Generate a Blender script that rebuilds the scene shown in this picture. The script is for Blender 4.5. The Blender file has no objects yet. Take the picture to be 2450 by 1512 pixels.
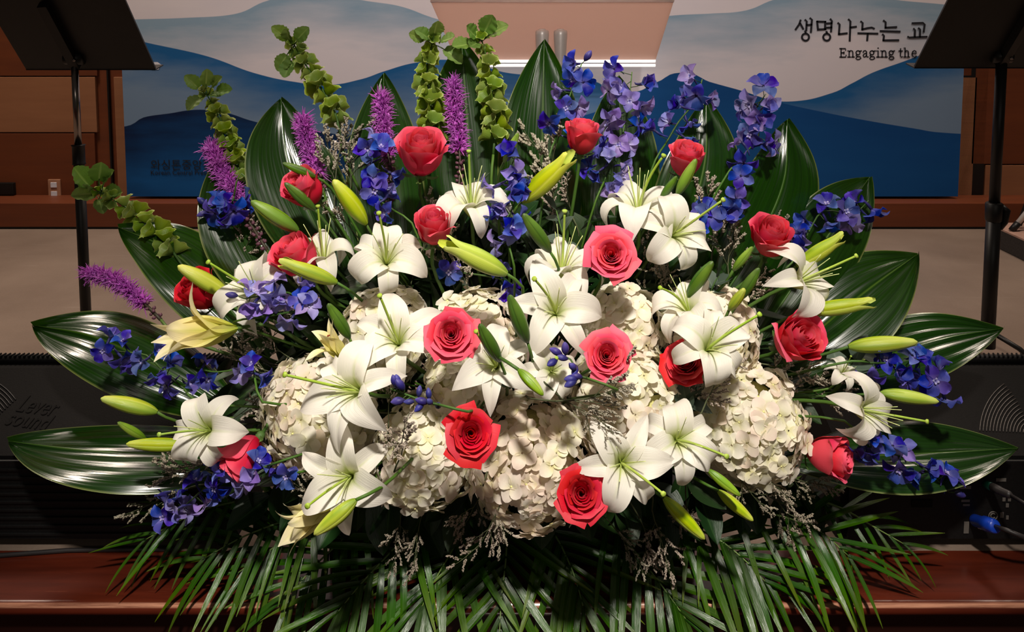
# -*- coding: utf-8 -*-
import bpy, math, random
from mathutils import Vector, Matrix, Quaternion

R = random.Random(7)
SC = bpy.context.scene
COL = SC.collection
PI = math.pi

# ------------------------------------------------------------------ camera, world, lights, exposure
F = 1770.0                      # focal length in pixels of the 2450 x 1512 frame
PYC = 213.0                     # principal row (the photograph is cropped low)
TILT = math.radians(4.4)
CAM = Vector((0, 0, 1.075))
cd = bpy.data.cameras.new('camera')
cam = bpy.data.objects.new('camera', cd)
COL.objects.link(cam)
cam.location = CAM
cam.rotation_euler = (PI / 2 - TILT, 0, 0)
cd.sensor_width = 36
cd.lens = 36 * F / 2450
cd.shift_y = -(756 - PYC) / 2450
cd.clip_start = 0.05
SC.camera = cam

SC.view_settings.view_transform = 'Standard'
SC.view_settings.look = 'None'
SC.view_settings.gamma = 1
SC.view_settings.exposure = 0.0

w = bpy.data.worlds.new('world')
SC.world = w
w.use_nodes = True
w.node_tree.nodes['Background'].inputs[0].default_value = (1.0, 0.86, 0.74, 1)
w.node_tree.nodes['Background'].inputs[1].default_value = 0.03


def lamp(name, kind, loc, target, energy, color, **kw):
    l = bpy.data.lights.new(name, kind)
    l.energy = energy
    l.color = color
    for k, v in kw.items():
        setattr(l, k, v)
    o = bpy.data.objects.new(name, l)
    COL.objects.link(o)
    o.location = loc
    o.rotation_euler = (Vector(target) - Vector(loc)).to_track_quat('-Z', 'Y').to_euler()
    return o


# the stage spot that picks out the flowers, and the dim ceiling lamps over the stage
lamp('stage_spot', 'SPOT', (0.12, -0.8, 3.55), (0.03, 1.28, 0.32), 860, (1.0, 0.92, 0.83), spot_size=math.radians(36), spot_blend=0.95, shadow_soft_size=0.12)
lamp('lectern_fill_spot', 'SPOT', (0.15, -5.0, 3.5), (0.17, 3.2, 1.02), 900, (1.0, 0.93, 0.88), spot_size=math.radians(9), spot_blend=0.7, shadow_soft_size=0.1)  # unseen spot, added to brighten the lectern posts from the front
lamp('front_fill', 'AREA', (0.0, -4.5, 3.0), (0, 3.0, 0.9), 18, (1.0, 0.9, 0.8), shape='RECTANGLE', size=3.0, size_y=0.8)  # unseen soft fill, added to lift the stage from the hall side
lamp('ceiling_lamp_left', 'AREA', (-2.6, 3.0, 4.2), (-1.3, 1.9, 0.2), 120, (1.0, 0.84, 0.7), shape='RECTANGLE', size=1.0, size_y=0.5)
lamp('ceiling_lamp_right', 'AREA', (2.6, 3.0, 4.2), (1.3, 1.9, 0.2), 90, (1.0, 0.84, 0.7), shape='RECTANGLE', size=1.0, size_y=0.5)
lamp('ceiling_lamp_banner', 'SPOT', (0.1, 2.0, 4.4), (0.1, 4.1, 0.85), 250, (1.0, 0.95, 0.93), spot_size=math.radians(70), spot_blend=1.0, shadow_soft_size=0.2)


# ------------------------------------------------------------------ helpers
def P(px, py, d):
    """world point seen at pixel (px, py) of the photograph that lies d metres in front of the camera (world Y = d)"""
    r = Vector(((px - 1225) / F, math.cos(TILT) + (PYC - py) / F * math.sin(TILT), -math.sin(TILT) + (PYC - py) / F * math.cos(TILT)))
    return CAM + r * (d / r.y)


def basis(p):
    t = (CAM - p).normalized()
    r = Vector((0, 0, 1)).cross(t).normalized()
    u = t.cross(r).normalized()
    return r, u, t


def vdir(p, a):
    r, u, t = basis(p)
    return (r * a[0] + u * a[1] + t * a[2]).normalized()


def frame(pos, axis, scale=1.0, roll=0.0, hint=None):
    """matrix that sends local +Z to axis, roll measured from the projection of hint (default: up)"""
    z = axis.normalized()
    h = hint if hint is not None else Vector((0, 0, 1))
    x = h - z * h.dot(z)
    if x.length < 1e-3:
        x = Vector((1, 0, 0)) - z * z.x
    x.normalize()
    y = z.cross(x)
    m = Matrix((x, y, z)).transposed().to_4x4()
    m = Matrix.Translation(pos) @ m @ Matrix.Rotation(roll, 4, 'Z')
    if isinstance(scale, (tuple, list)):
        return m @ Matrix.Diagonal((scale[0], scale[1], scale[2], 1))
    return m @ Matrix.Scale(scale, 4)


def lerp(a, b, t):
    return a + (b - a) * t


def clamp(x, a=0.0, b=1.0):
    return max(a, min(b, x))


def smooth(x):
    x = clamp(x)
    return x * x * (3 - 2 * x)


def bez(p, t):
    """point on a polyline smoothed as Catmull-Rom"""
    n = len(p) - 1
    s = clamp(t) * n
    i = min(int(s), n - 1)
    f = s - i
    p1, p2 = p[i], p[i + 1]
    p0 = p[i - 1] if i > 0 else p1 * 2 - p2
    p3 = p[i + 2] if i + 2 <= n else p2 * 2 - p1
    return 0.5 * ((2 * p1) + (p2 - p0) * f + (2 * p0 - 5 * p1 + 4 * p2 - p3) * f * f + (3 * p1 - p0 - 3 * p2 + p3) * f ** 3)


def tan(p, t):
    a, b = bez(p, clamp(t - .02)), bez(p, clamp(t + .02))
    return (b - a).normalized()


class MB:
    """collects shapes, builds ONE mesh"""
    def __init__(self):
        self.v, self.f, self.t, self.u = [], [], [], []

    def vert(self, p, t=0.0, u=0.0):
        self.v.append((p[0], p[1], p[2]))
        self.t.append(t)
        self.u.append(u)
        return len(self.v) - 1

    def grid(self, fn, nu, nv, M=None, wrap=False):
        b = len(self.v)
        cols = nu if wrap else nu + 1
        for j in range(nv + 1):
            for i in range(cols):
                u = -1 + 2 * i / nu
                t = j / nv
                p = Vector(fn(u, t))
                if M is not None:
                    p = M @ p
                self.vert(p, t, u)
        for j in range(nv):
            for i in range(nu):
                a = b + j * cols + i
                c = b + j * cols + (i + 1) % cols
                self.f.append((a, c, c + cols, a + cols))
        return self

    def tube(self, pts, rad, n=6, cap=True, t0=0.0, t1=1.0):
        b = len(self.v)
        m = len(pts)
        pr = None
        for k in range(m):
            tg = (pts[min(k + 1, m - 1)] - pts[max(k - 1, 0)])
            tg = tg.normalized() if tg.length > 1e-9 else Vector((0, 0, 1))
            if pr is None:
                x = tg.orthogonal().normalized()
            else:
                x = pr - tg * pr.dot(tg)
                x = x.normalized() if x.length > 1e-6 else tg.orthogonal().normalized()
            pr = x
            y = tg.cross(x)
            r = rad[k] if isinstance(rad, (list, tuple)) else rad
            for i in range(n):
                a = 2 * PI * i / n
                self.vert(pts[k] + (x * math.cos(a) + y * math.sin(a)) * r, lerp(t0, t1, k / max(1, m - 1)), math.cos(a))
        for k in range(m - 1):
            for i in range(n):
                a, c = b + k * n + i, b + k * n + (i + 1) % n
                self.f.append((a, c, c + n, a + n))
        if cap:
            self.f.append(tuple(b + i for i in reversed(range(n))))
            self.f.append(tuple(b + (m - 1) * n + i for i in range(n)))
        return self

    def box(self, c, s, M=None, bev=0.0):
        x, y, z = s[0] / 2, s[1] / 2, s[2] / 2
        b = len(self.v)
        if bev <= 0:
            pts = [(i, j, k) for i in (-x, x) for j in (-y, y) for k in (-z, z)]
            fs = [(0, 1, 3, 2), (4, 6, 7, 5), (0, 4, 5, 1), (2, 3, 7, 6), (0, 2, 6, 4), (1, 5, 7, 3)]
        else:
            import bmesh
            bm = bmesh.new()
            bmesh.ops.create_cube(bm, size=1)
            for vv in bm.verts:
                vv.co = Vector((vv.co.x * s[0], vv.co.y * s[1], vv.co.z * s[2]))
            bmesh.ops.bevel(bm, geom=list(bm.edges), offset=bev, segments=2, affect='EDGES', profile=0.6)
            bm.verts.index_update()
            pts = [tuple(vv.co) for vv in bm.verts]
            fs = [tuple(vv.index for vv in ff.verts) for ff in bm.faces]
            bm.free()
        for p in pts:
            p = Vector(p) + Vector(c)
            if M is not None:
                p = M @ p
            self.vert(p)
        self.f += [tuple(b + i for i in q) for q in fs]
        return self

    def prism(self, poly, h0, h1, M=None):
        """extrude polygon (x, z) along y from h0 to h1"""
        b = len(self.v)
        n = len(poly)
        for h in (h0, h1):
            for (x, z) in poly:
                p = Vector((x, h, z))
                self.vert(M @ p if M is not None else p)
        self.f.append(tuple(b + i for i in range(n)))
        self.f.append(tuple(b + n + i for i in reversed(range(n))))
        for i in range(n):
            j = (i + 1) % n
            self.f.append((b + j, b + i, b + n + i, b + n + j))
        return self

    def mesh(self, name, mat, flat=False):
        me = bpy.data.meshes.new(name)
        me.from_pydata(self.v, [], self.f)
        a = me.attributes.new('pt', 'FLOAT', 'POINT')
        a.data.foreach_set('value', self.t)
        a = me.attributes.new('pu', 'FLOAT', 'POINT')
        a.data.foreach_set('value', self.u)
        if not flat:
            me.shade_smooth()
        if mat:
            me.materials.append(mat)
        me.update()
        return me


def tag(o, label=None, cat=None, group=None, kind=None):
    if label:
        o['label'] = label
    if cat:
        o['category'] = cat
    if group:
        o['group'] = group
    if kind:
        o['kind'] = kind
    return o


def obj(name, me, M=None, parent=None):
    o = bpy.data.objects.new(name, me)
    COL.objects.link(o)
    if parent is not None:
        o.parent = parent
    if M is not None:
        o.matrix_basis = M
    return o


def thing(name, label, cat, base, group=None):
    e = bpy.data.objects.new(name, None)
    COL.objects.link(e)
    e.empty_display_size = 0.02
    e.location = base
    return tag(e, label, cat, group)


def part(root, name, me, M=None, mat=None, sub=None):
    """a part given by its world matrix; sub = the part it belongs to (with that part's world matrix)"""
    M = M if M is not None else Matrix.Identity(4)
    if sub is not None:
        o = obj(name, me, sub[1].inverted() @ M, sub[0])
    else:
        o = obj(name, me, Matrix.Translation(-root.location) @ M, root)
    return o


# ------------------------------------------------------------------ materials
def srgb(r, g, b):
    def f(c):
        c /= 255.0
        return c / 12.92 if c <= 0.04045 else ((c + 0.055) / 1.055) ** 2.4
    return (f(r), f(g), f(b), 1.0)


class NT:
    def __init__(self, name):
        self.m = bpy.data.materials.new(name)
        self.m.use_nodes = True
        self.t = self.m.node_tree
        self.t.nodes.clear()

    def n(self, typ, **kw):
        nd = self.t.nodes.new(typ)
        ins = kw.pop('ins', {})
        for k, v in kw.items():
            setattr(nd, k, v)
        for k, v in ins.items():
            self.set(nd, k, v)
        return nd

    def set(self, nd, k, v):
        s = nd.inputs[k]
        if hasattr(v, 'is_output') or isinstance(v, bpy.types.NodeSocket):
            self.t.links.new(v, s)
        elif isinstance(v, bpy.types.Node):
            self.t.links.new(v.outputs[0], s)
        else:
            s.default_value = v

    def math(self, op, a, b=0.0, c=None, clampit=False):
        nd = self.n('ShaderNodeMath', operation=op, use_clamp=clampit)
        self.set(nd, 0, a)
        self.set(nd, 1, b)
        if c is not None:
            self.set(nd, 2, c)
        return nd.outputs[0]

    def mix(self, fac, a, b):
        nd = self.n('ShaderNodeMix', data_type='RGBA')
        self.set(nd, 0, fac)
        self.set(nd, 6, a)
        self.set(nd, 7, b)
        return nd.outputs[2]

    def ramp(self, fac, stops, interp='LINEAR'):
        nd = self.n('ShaderNodeValToRGB')
        nd.color_ramp.interpolation = interp
        e = nd.color_ramp.elements
        while len(e) > 1:
            e.remove(e[-1])
        for i, (p, c) in enumerate(stops):
            if i == 0:
                e[0].position = p
                e[0].color = c
            else:
                x = e.new(p)
                x.color = c
        self.set(nd, 0, fac)
        return nd.outputs[0]

    def attr(self, name):
        return self.n('ShaderNodeAttribute', attribute_name=name).outputs['Fac']

    def noise(self, scale, detail=2.0, vec=None, rough=0.5):
        nd = self.n('ShaderNodeTexNoise', ins={'Scale': scale, 'Detail': detail, 'Roughness': rough})
        if vec is not None:
            self.set(nd, 'Vector', vec)
        return nd.outputs['Fac']

    def coord(self, scale=None):
        c = self.n('ShaderNodeTexCoord').outputs['Object']
        if scale:
            mp = self.n('ShaderNodeMapping', ins={'Vector': c, 'Scale': scale})
            return mp.outputs[0]
        return c

    def jitter(self, col, hue=0.0, sat=0.0, val=0.0):
        rnd = self.n('ShaderNodeObjectInfo').outputs['Random']
        h = self.math('MULTIPLY_ADD', rnd, hue, 0.5 - hue / 2)
        r2 = self.math('FRACT', self.math('MULTIPLY', rnd, 7.31))
        r3 = self.math('FRACT', self.math('MULTIPLY', rnd, 13.7))
        s = self.math('MULTIPLY_ADD', r2, sat, 1 - sat / 2)
        v = self.math('MULTIPLY_ADD', r3, val, 1 - val / 2)
        nd = self.n('ShaderNodeHueSaturation', ins={'Hue': h, 'Saturation': s, 'Value': v, 'Color': col})
        return nd.outputs[0]

    def bump(self, h, strength=0.3, dist=0.002):
        return self.n('ShaderNodeBump', ins={'Height': h, 'Strength': strength, 'Distance': dist}).outputs[0]

    def finish(self, col, rough=0.5, spec=0.5, metal=0.0, bump=None, transl=0.0, tcol=None, coat=0.0, emit=None, trans=0.0, sheen=0.0):
        p = self.n('ShaderNodeBsdfPrincipled')
        self.set(p, 'Base Color', col)
        self.set(p, 'Roughness', rough)
        self.set(p, 'Specular IOR Level', spec)
        self.set(p, 'Metallic', metal)
        if coat:
            self.set(p, 'Coat Weight', coat)
            self.set(p, 'Coat Roughness', 0.12)
        if trans:
            self.set(p, 'Transmission Weight', trans)
        if sheen:
            self.set(p, 'Sheen Weight', sheen)
        if bump is not None:
            self.set(p, 'Normal', bump)
        if emit:
            self.set(p, 'Emission Color', emit[0])
            self.set(p, 'Emission Strength', emit[1])
        out = self.n('ShaderNodeOutputMaterial')
        sh = p.outputs[0]
        if transl > 0:
            tb = self.n('ShaderNodeBsdfTranslucent')
            self.set(tb, 'Color', tcol if tcol is not None else col)
            mx = self.n('ShaderNodeMixShader')
            self.set(mx, 0, transl)
            self.t.links.new(p.outputs[0], mx.inputs[1])
            self.t.links.new(tb.outputs[0], mx.inputs[2])
            sh = mx.outputs[0]
        self.t.links.new(sh, out.inputs[0])
        return self.m


def simple(name, rgb, rough=0.5, spec=0.5, metal=0.0, coat=0.0, var=0.15, nscale=25.0, emit=None, bump=0.0):
    k = NT(name)
    c = srgb(*rgb)
    nz = k.noise(nscale, 3.0, k.coord())
    lo = tuple(x * (1 - var) for x in c[:3]) + (1,)
    hi = tuple(min(1, x * (1 + var)) for x in c[:3]) + (1,)
    col = k.ramp(nz, [(0.3, lo), (0.7, hi)])
    b = k.bump(nz, bump, 0.002) if bump else None
    return k.finish(col, rough, spec, metal, coat=coat, emit=emit, bump=b)


def petal(name, stops, rough=0.5, spec=0.35, transl=0.3, hue=0.02, sat=0.1, val=0.15, rib=None, vein=0.25, vn=26.0, edge=None):
    """petal colour follows its own length (pt) and width (pu)"""
    k = NT(name)
    t, u = k.attr('pt'), k.attr('pu')
    col = k.ramp(t, [(p, srgb(*c)) for p, c in stops])
    au = k.math('ABSOLUTE', u)
    if rib:
        rc, wd, upto = rib
        m1 = k.math('SUBTRACT', 1.0, k.math('DIVIDE', au, wd), clampit=True)
        m2 = k.math('SUBTRACT', 1.0, k.math('DIVIDE', t, upto), clampit=True)
        col = k.mix(k.math('MULTIPLY', m1, m2, clampit=True), col, srgb(*rc))
    if edge:
        ec, e0 = edge
        m = k.math('DIVIDE', k.math('SUBTRACT', au, e0), 1 - e0, clampit=True)
        m = k.math('MAXIMUM', m, k.math('DIVIDE', k.math('SUBTRACT', t, e0), 1 - e0, clampit=True))
        col = k.mix(k.math('MULTIPLY', m, 0.7), col, srgb(*ec))
    cv = k.n('ShaderNodeCombineXYZ', ins={0: k.math('MULTIPLY', u, vn), 1: k.math('MULTIPLY', t, 3.0)})
    nz = k.noise(1.0, 2.0, cv.outputs[0])
    col = k.jitter(col, hue, sat, val)
    b = k.bump(nz, vein, 0.0012)
    return k.finish(col, rough, spec, bump=b, transl=transl)


M_ROSE = petal('rose_petal', [(0, (158, 20, 42)), (0.35, (212, 44, 70)), (0.8, (228, 62, 88)), (1, (238, 96, 118))], rough=0.55, transl=0.22, hue=0.015, sat=0.08, val=0.12, vein=0.15)
M_ROSE_RED = petal('rose_petal_red', [(0, (150, 14, 28)), (0.5, (196, 22, 40)), (1, (214, 44, 60))], rough=0.55, transl=0.22, hue=0.01, sat=0.08, val=0.12, vein=0.15)
M_LILY = petal('lily_petal', [(0, (196, 208, 110)), (0.16, (226, 230, 178)), (0.34, (236, 233, 220)), (1, (238, 232, 222))], rough=0.5, transl=0.3, hue=0.0, sat=0.1, val=0.08, rib=((200, 212, 140), 0.16, 0.75), vein=0.5)
M_LILY_IVORY = petal('lily_petal_ivory', [(0, (170, 186, 60)), (0.25, (214, 208, 110)), (0.6, (238, 226, 160)), (1, (246, 238, 206))], rough=0.5, transl=0.28, hue=0.01, sat=0.15, val=0.1, rib=((196, 200, 80), 0.3, 1.2), vein=0.5)
M_PISTIL = petal('lily_pistil', [(0, (206, 220, 120)), (0.6, (170, 196, 76)), (1, (150, 180, 60))], rough=0.4, transl=0.1)
M_FILAMENT = petal('lily_filament', [(0, (206, 220, 120)), (1, (214, 226, 150))], rough=0.4, transl=0.1)
M_ANTHER = simple('lily_anther', (120, 50, 14), 0.8)
M_BUD_Y = petal('lily_bud_yellow', [(0, (118, 148, 26)), (0.25, (172, 190, 40)), (0.7, (186, 200, 52)), (1, (196, 206, 92))], rough=0.38, spec=0.5, transl=0.12, hue=0.03, sat=0.15, val=0.15, rib=((132, 162, 30), 0.35, 3.0), vein=0.4, edge=((206, 214, 96), 0.75))
M_BUD_G = petal('lily_bud_green', [(0, (52, 86, 18)), (0.4, (66, 104, 22)), (1, (96, 130, 40))], rough=0.35, spec=0.5, transl=0.08, hue=0.03, sat=0.15, val=0.25, vein=0.3, edge=((34, 62, 12), 0.8))
M_BUD_M = petal('lily_bud_mid', [(0, (86, 120, 22)), (0.4, (122, 156, 34)), (1, (150, 176, 60))], rough=0.36, spec=0.5, transl=0.1, hue=0.03, sat=0.15, val=0.2, vein=0.3, edge=((70, 104, 20), 0.8))
M_STEM = petal('flower_stem', [(0, (44, 72, 22)), (1, (70, 104, 34))], rough=0.5, transl=0.0, val=0.3)
M_SEPAL = petal('rose_sepal', [(0, (70, 100, 44)), (1, (88, 116, 60))], rough=0.55, transl=0.15, val=0.3)
M_HYD = petal('hydrangea_petal', [(0, (226, 222, 176)), (0.35, (240, 236, 212)), (1, (244, 236, 222))], rough=0.55, transl=0.32, hue=0.012, sat=0.35, val=0.1, vein=0.35)
M_HYD_PINK = petal('hydrangea_petal_blush', [(0, (226, 216, 178)), (0.4, (238, 226, 206)), (1, (240, 222, 208))], rough=0.55, transl=0.32, hue=0.012, sat=0.35, val=0.1, vein=0.35)
M_HYD_EYE = simple('hydrangea_eye', (214, 210, 140), 0.6)
M_DELPH = petal('delphinium_petal', [(0, (120, 114, 190)), (0.35, (62, 66, 164)), (0.75, (54, 60, 168)), (1, (96, 106, 204))], rough=0.5, transl=0.3, hue=0.05, sat=0.3, val=0.5, vein=0.4)
M_DELPH_L = petal('delphinium_petal_lavender', [(0, (196, 188, 222)), (0.4, (146, 132, 200)), (1, (134, 124, 200))], rough=0.5, transl=0.3, hue=0.06, sat=0.35, val=0.35, vein=0.4)
M_DELPH_EYE = petal('delphinium_eye', [(0, (120, 110, 190)), (1, (206, 200, 230))], rough=0.5, transl=0.2)
M_DELPH_BUD = petal('delphinium_bud', [(0, (34, 30, 72)), (0.5, (46, 42, 112)), (1, (78, 72, 150))], rough=0.45, transl=0.1, val=0.3)
M_LIATRIS = petal('liatris_floret', [(0, (112, 34, 116)), (0.3, (180, 62, 180)), (1, (216, 124, 222))], rough=0.5, transl=0.25, hue=0.02, val=0.25, vein=0.0)
M_LIATRIS_BUD = simple('liatris_bud', (92, 52, 66), 0.6, var=0.4, nscale=200)
M_LIATRIS_STEM = simple('liatris_stem', (52, 44, 26), 0.6)
M_BELL = petal('bell_calyx', [(0, (88, 116, 28)), (0.6, (122, 146, 46)), (0.85, (140, 162, 60)), (1, (196, 208, 126))], rough=0.45, transl=0.3, hue=0.03, sat=0.2, val=0.3, vein=0.6)
M_BELL_LEAF = petal('bell_leaf', [(0, (96, 130, 44)), (1, (120, 152, 70))], rough=0.5, transl=0.25, hue=0.03, val=0.3, vein=0.8, rib=((150, 176, 90), 0.15, 2.0))
M_STAT_STEM = simple('statice_stem', (64, 70, 40), 0.7)
M_STAT = petal('statice_blossom', [(0, (104, 94, 78)), (0.5, (150, 138, 120)), (1, (196, 186, 170))], rough=0.7, transl=0.2, hue=0.04, val=0.4)
M_GREEN = petal('filler_leaf', [(0, (22, 40, 14)), (1, (30, 56, 22))], rough=0.4, spec=0.45, transl=0.12, hue=0.04, val=0.4, rib=((52, 78, 36), 0.1, 3.0), vein=0.4)
M_GREY_LEAF = petal('eucalyptus_leaf', [(0, (58, 74, 60)), (1, (72, 88, 74))], rough=0.6, transl=0.12, val=0.3, rib=((92, 108, 88), 0.1, 3.0))


def leaf_material():
    k = NT('aspidistra_leaf')
    t, u = k.attr('pt'), k.attr('pu')
    au = k.math('ABSOLUTE', u)
    cv = k.n('ShaderNodeCombineXYZ', ins={0: k.math('MULTIPLY', u, 16.0), 1: k.math('MULTIPLY', t, 1.6)})
    st = k.noise(1.0, 3.0, cv.outputs[0])
    col = k.ramp(st, [(0.25, srgb(14, 36, 6)), (0.6, srgb(24, 54, 9)), (0.85, srgb(38, 74, 16))])
    e = k.math('DIVIDE', k.math('SUBTRACT', au, 0.955), 0.045, clampit=True)
    col = k.mix(k.math('MULTIPLY', e, 0.75), col, srgb(140, 150, 84))
    rib = k.math('SUBTRACT', 1.0, k.math('DIVIDE', au, 0.035), clampit=True)
    col = k.mix(k.math('MULTIPLY', rib, 0.6), col, srgb(84, 116, 40))
    col = k.jitter(col, 0.02, 0.15, 0.25)
    cv2 = k.n('ShaderNodeCombineXYZ', ins={0: k.math('MULTIPLY', u, 22.0), 1: k.math('MULTIPLY', t, 2.2)})
    h = k.noise(1.0, 2.0, cv2.outputs[0])
    b = k.bump(h, 0.22, 0.003)
    rg = k.ramp(k.noise(1.3, 2.0, cv.outputs[0]), [(0.3, (0.16,) * 3 + (1,)), (0.7, (0.3,) * 3 + (1,))])
    return k.finish(col, rg, 0.6, bump=b, transl=0.1, tcol=srgb(70, 130, 16))


M_LEAF = leaf_material()
M_PALM = petal('palm_leaflet', [(0, (26, 54, 4)), (0.5, (50, 90, 6)), (1, (88, 108, 24))], rough=0.24, spec=0.45, transl=0.2, hue=0.03, sat=0.15, val=0.45, rib=((64, 98, 30), 0.10, 5.0), vein=0.5, vn=10.0)
M_RACHIS = petal('palm_rachis', [(0, (60, 88, 36)), (1, (100, 124, 60))], rough=0.4, transl=0.0)
M_BLACK = simple('black_metal', (16, 14, 13), 0.45, 0.4, var=0.2)
M_CHROME = simple('chrome', (150, 140, 134), 0.22, 0.5, metal=1.0, var=0.1)
M_SILVER = simple('brushed_silver', (206, 198, 192), 0.4, 0.5, metal=0.25, var=0.05)
M_PLASTIC = simple('speaker_black', (17, 15, 14), 0.78, 0.14, var=0.2, nscale=300, bump=0.3)
M_PLASTIC_D = simple('speaker_deep_black', (13, 12, 12), 0.6, 0.35, var=0.3, nscale=200, bump=0.2)
M_LOGO = simple('moulded_logo', (66, 60, 56), 0.4, 0.5)
M_LOGO_D = simple('moulded_letter', (16, 14, 13), 0.5, 0.5)
M_PRINT = simple('grey_print', (104, 98, 92), 0.7)
M_CABLE = simple('cable_rubber', (42, 38, 38), 0.5)
M_BLUE_PLUG = simple('blue_plug', (20, 62, 176), 0.35, 0.5, var=0.08)
M_TEAL = simple('teal_ring', (8, 104, 84), 0.4)
M_INK = simple('banner_ink', (8, 8, 22), 0.8)
M_INK_RED = simple('banner_red', (176, 34, 48), 0.8)
M_INK_WHITE = simple('banner_white', (214, 212, 220), 0.8)
M_TRAY = simple('tray_black', (10, 11, 10), 0.5)
M_FOAM = simple('floral_foam', (16, 30, 16), 0.95, var=0.3, nscale=80, bump=0.4)
M_OUTLET = simple('outlet_plate', (168, 120, 92), 0.5)


def wood(name, dark, light, rough=0.45, coat=0.0, scale=(1.2, 6, 14), amt=1.0, scratches=False):
    k = NT(name)
    v = k.coord(scale)
    n1 = k.noise(1.4, 4.0, v, 0.6)
    n2 = k.noise(9.0, 3.0, v)
    m = k.math('MULTIPLY_ADD', n2, 0.35, k.math('MULTIPLY', n1, 0.75))
    col = k.ramp(m, [(0.3, srgb(*dark)), (0.75, srgb(*light))])
    if scratches:
        v2 = k.coord((3.0, 90, 90))
        s = k.noise(2.0, 3.0, v2, 0.7)
        col = k.mix(k.math('MULTIPLY', k.math('SUBTRACT', s, 0.66, clampit=True), 3.0, clampit=True), col, srgb(170, 110, 76))
    return k.finish(col, rough, 0.5, coat=coat, bump=k.bump(m, 0.1, 0.001))


M_MAHOGANY = wood('mahogany', (52, 17, 10), (98, 38, 22), 0.26, coat=0.5, scale=(0.9, 9, 9), scratches=True)
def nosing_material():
    k = NT('glint_worn_nosing')
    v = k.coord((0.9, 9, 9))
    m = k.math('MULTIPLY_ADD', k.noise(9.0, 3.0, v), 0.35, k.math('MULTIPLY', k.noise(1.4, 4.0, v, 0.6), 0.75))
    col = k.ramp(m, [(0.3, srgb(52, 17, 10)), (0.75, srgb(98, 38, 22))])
    # edge highlight painted into the colour along the lip, broken up as scuffed varnish
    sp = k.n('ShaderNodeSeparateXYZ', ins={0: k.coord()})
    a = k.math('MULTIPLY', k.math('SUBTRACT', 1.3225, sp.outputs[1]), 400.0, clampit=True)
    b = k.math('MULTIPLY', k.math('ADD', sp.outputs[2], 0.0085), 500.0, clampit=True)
    glint_wear = k.math('ADD', 0.35, k.math('MULTIPLY', k.math('SUBTRACT', k.noise(3.0, 5.0, k.coord((2.0, 60, 60)), 0.75), 0.4), 2.5), clampit=True)
    col = k.mix(k.math('MULTIPLY', k.math('MULTIPLY', a, b), glint_wear), col, srgb(196, 140, 112))
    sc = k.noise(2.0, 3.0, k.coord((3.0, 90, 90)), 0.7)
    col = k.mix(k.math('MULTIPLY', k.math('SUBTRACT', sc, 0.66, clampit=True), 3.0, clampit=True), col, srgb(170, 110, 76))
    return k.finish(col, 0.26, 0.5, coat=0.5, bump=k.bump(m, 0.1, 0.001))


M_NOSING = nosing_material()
M_FRONT = wood('stage_front_wood', (24, 9, 6), (40, 15, 9), 0.4, coat=0.1, scale=(0.9, 9, 9))
M_WALL = wood('wall_wood', (92, 42, 15), (114, 55, 21), 0.55, scale=(0.6, 4, 5))
M_WALL_TAN = wood('wall_wood_tan', (136, 88, 58), (156, 104, 70), 0.6, scale=(0.6, 4, 5))
M_STEP = wood('step_wood', (92, 42, 18), (114, 55, 25), 0.5, scale=(0.5, 5, 8))


def floor_material():
    k = NT('stage_floor')
    v = k.coord()
    n1 = k.noise(2.2, 4.0, v, 0.6)
    n2 = k.noise(160.0, 2.0, v)
    m = k.math('MULTIPLY_ADD', n2, 0.25, k.math('MULTIPLY', n1, 0.8))
    col = k.ramp(m, [(0.3, srgb(116, 99, 87)), (0.75, srgb(144, 126, 112))])
    sc = k.noise(2.0, 4.0, k.coord((1.0, 14.0, 1.0)), 0.7)
    col = k.mix(k.math('MULTIPLY', k.math('SUBTRACT', sc, 0.62, clampit=True), 2.0, clampit=True), col, srgb(186, 172, 158))
    return k.finish(col, 0.5, 0.4, bump=k.bump(n2, 0.1, 0.001))


M_FLOOR = floor_material()

# ------------------------------------------------------------------ the setting
def slab(name, x0, x1, y0, y1, z0, z1, mat, parent=None, bev=0.0):
    c = Vector(((x0 + x1) / 2, (y0 + y1) / 2, (z0 + z1) / 2))
    me = MB().box((0, 0, 0), (x1 - x0, y1 - y0, z1 - z0), bev=bev).mesh(name, mat, flat=True)
    o = obj(name, me)
    if parent is not None:
        o.parent = parent
        o.matrix_basis = Matrix.Translation(c - parent.location)
    else:
        o.matrix_basis = Matrix.Translation(c)
        o['kind'] = 'structure'
    return o


EDGE = 1.316                       # front edge of the stage
FLOOR0 = 1.460                      # where the wooden nosing ends and the stage floor begins
WALLY = 4.20
fl = slab('floor', -6, 6, FLOOR0, 6, -0.1, 0.0, M_FLOOR)
# stage front: wooden nosing with a rounded lip and the panelled front below it
k = MB()
pr = [(FLOOR0, 0.0), (EDGE + 0.012, 0.0)] + [(EDGE + 0.012 - 0.014 * math.sin(a), -0.014 + 0.014 * math.cos(a)) for a in [PI * i / 20 for i in range(1, 21)]] + [(FLOOR0, -0.028)]
b0 = len(k.v)
for x in (-6.0, 6.0):
    for (yy, zz) in pr:
        k.vert((x, yy, zz))
n = len(pr)
k.f.append(tuple(range(n)))
k.f.append(tuple(reversed(range(n, 2 * n))))
for i in range(n):
    j = (i + 1) % n
    k.f.append((j, i, n + i, n + j))
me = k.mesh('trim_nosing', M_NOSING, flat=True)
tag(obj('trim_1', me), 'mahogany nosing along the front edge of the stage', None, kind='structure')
slab('wall_front', -6, 6, EDGE + 0.03, FLOOR0, -1.0, -0.029, M_FRONT)
slab('floor_hall', -6, 6, -4, EDGE + 0.03, -1.05, -1.0, M_MAHOGANY)

wall = slab('wall_back', -6, 6, WALLY, WALLY + 0.2, 0, 4.6, M_WALL)


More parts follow.
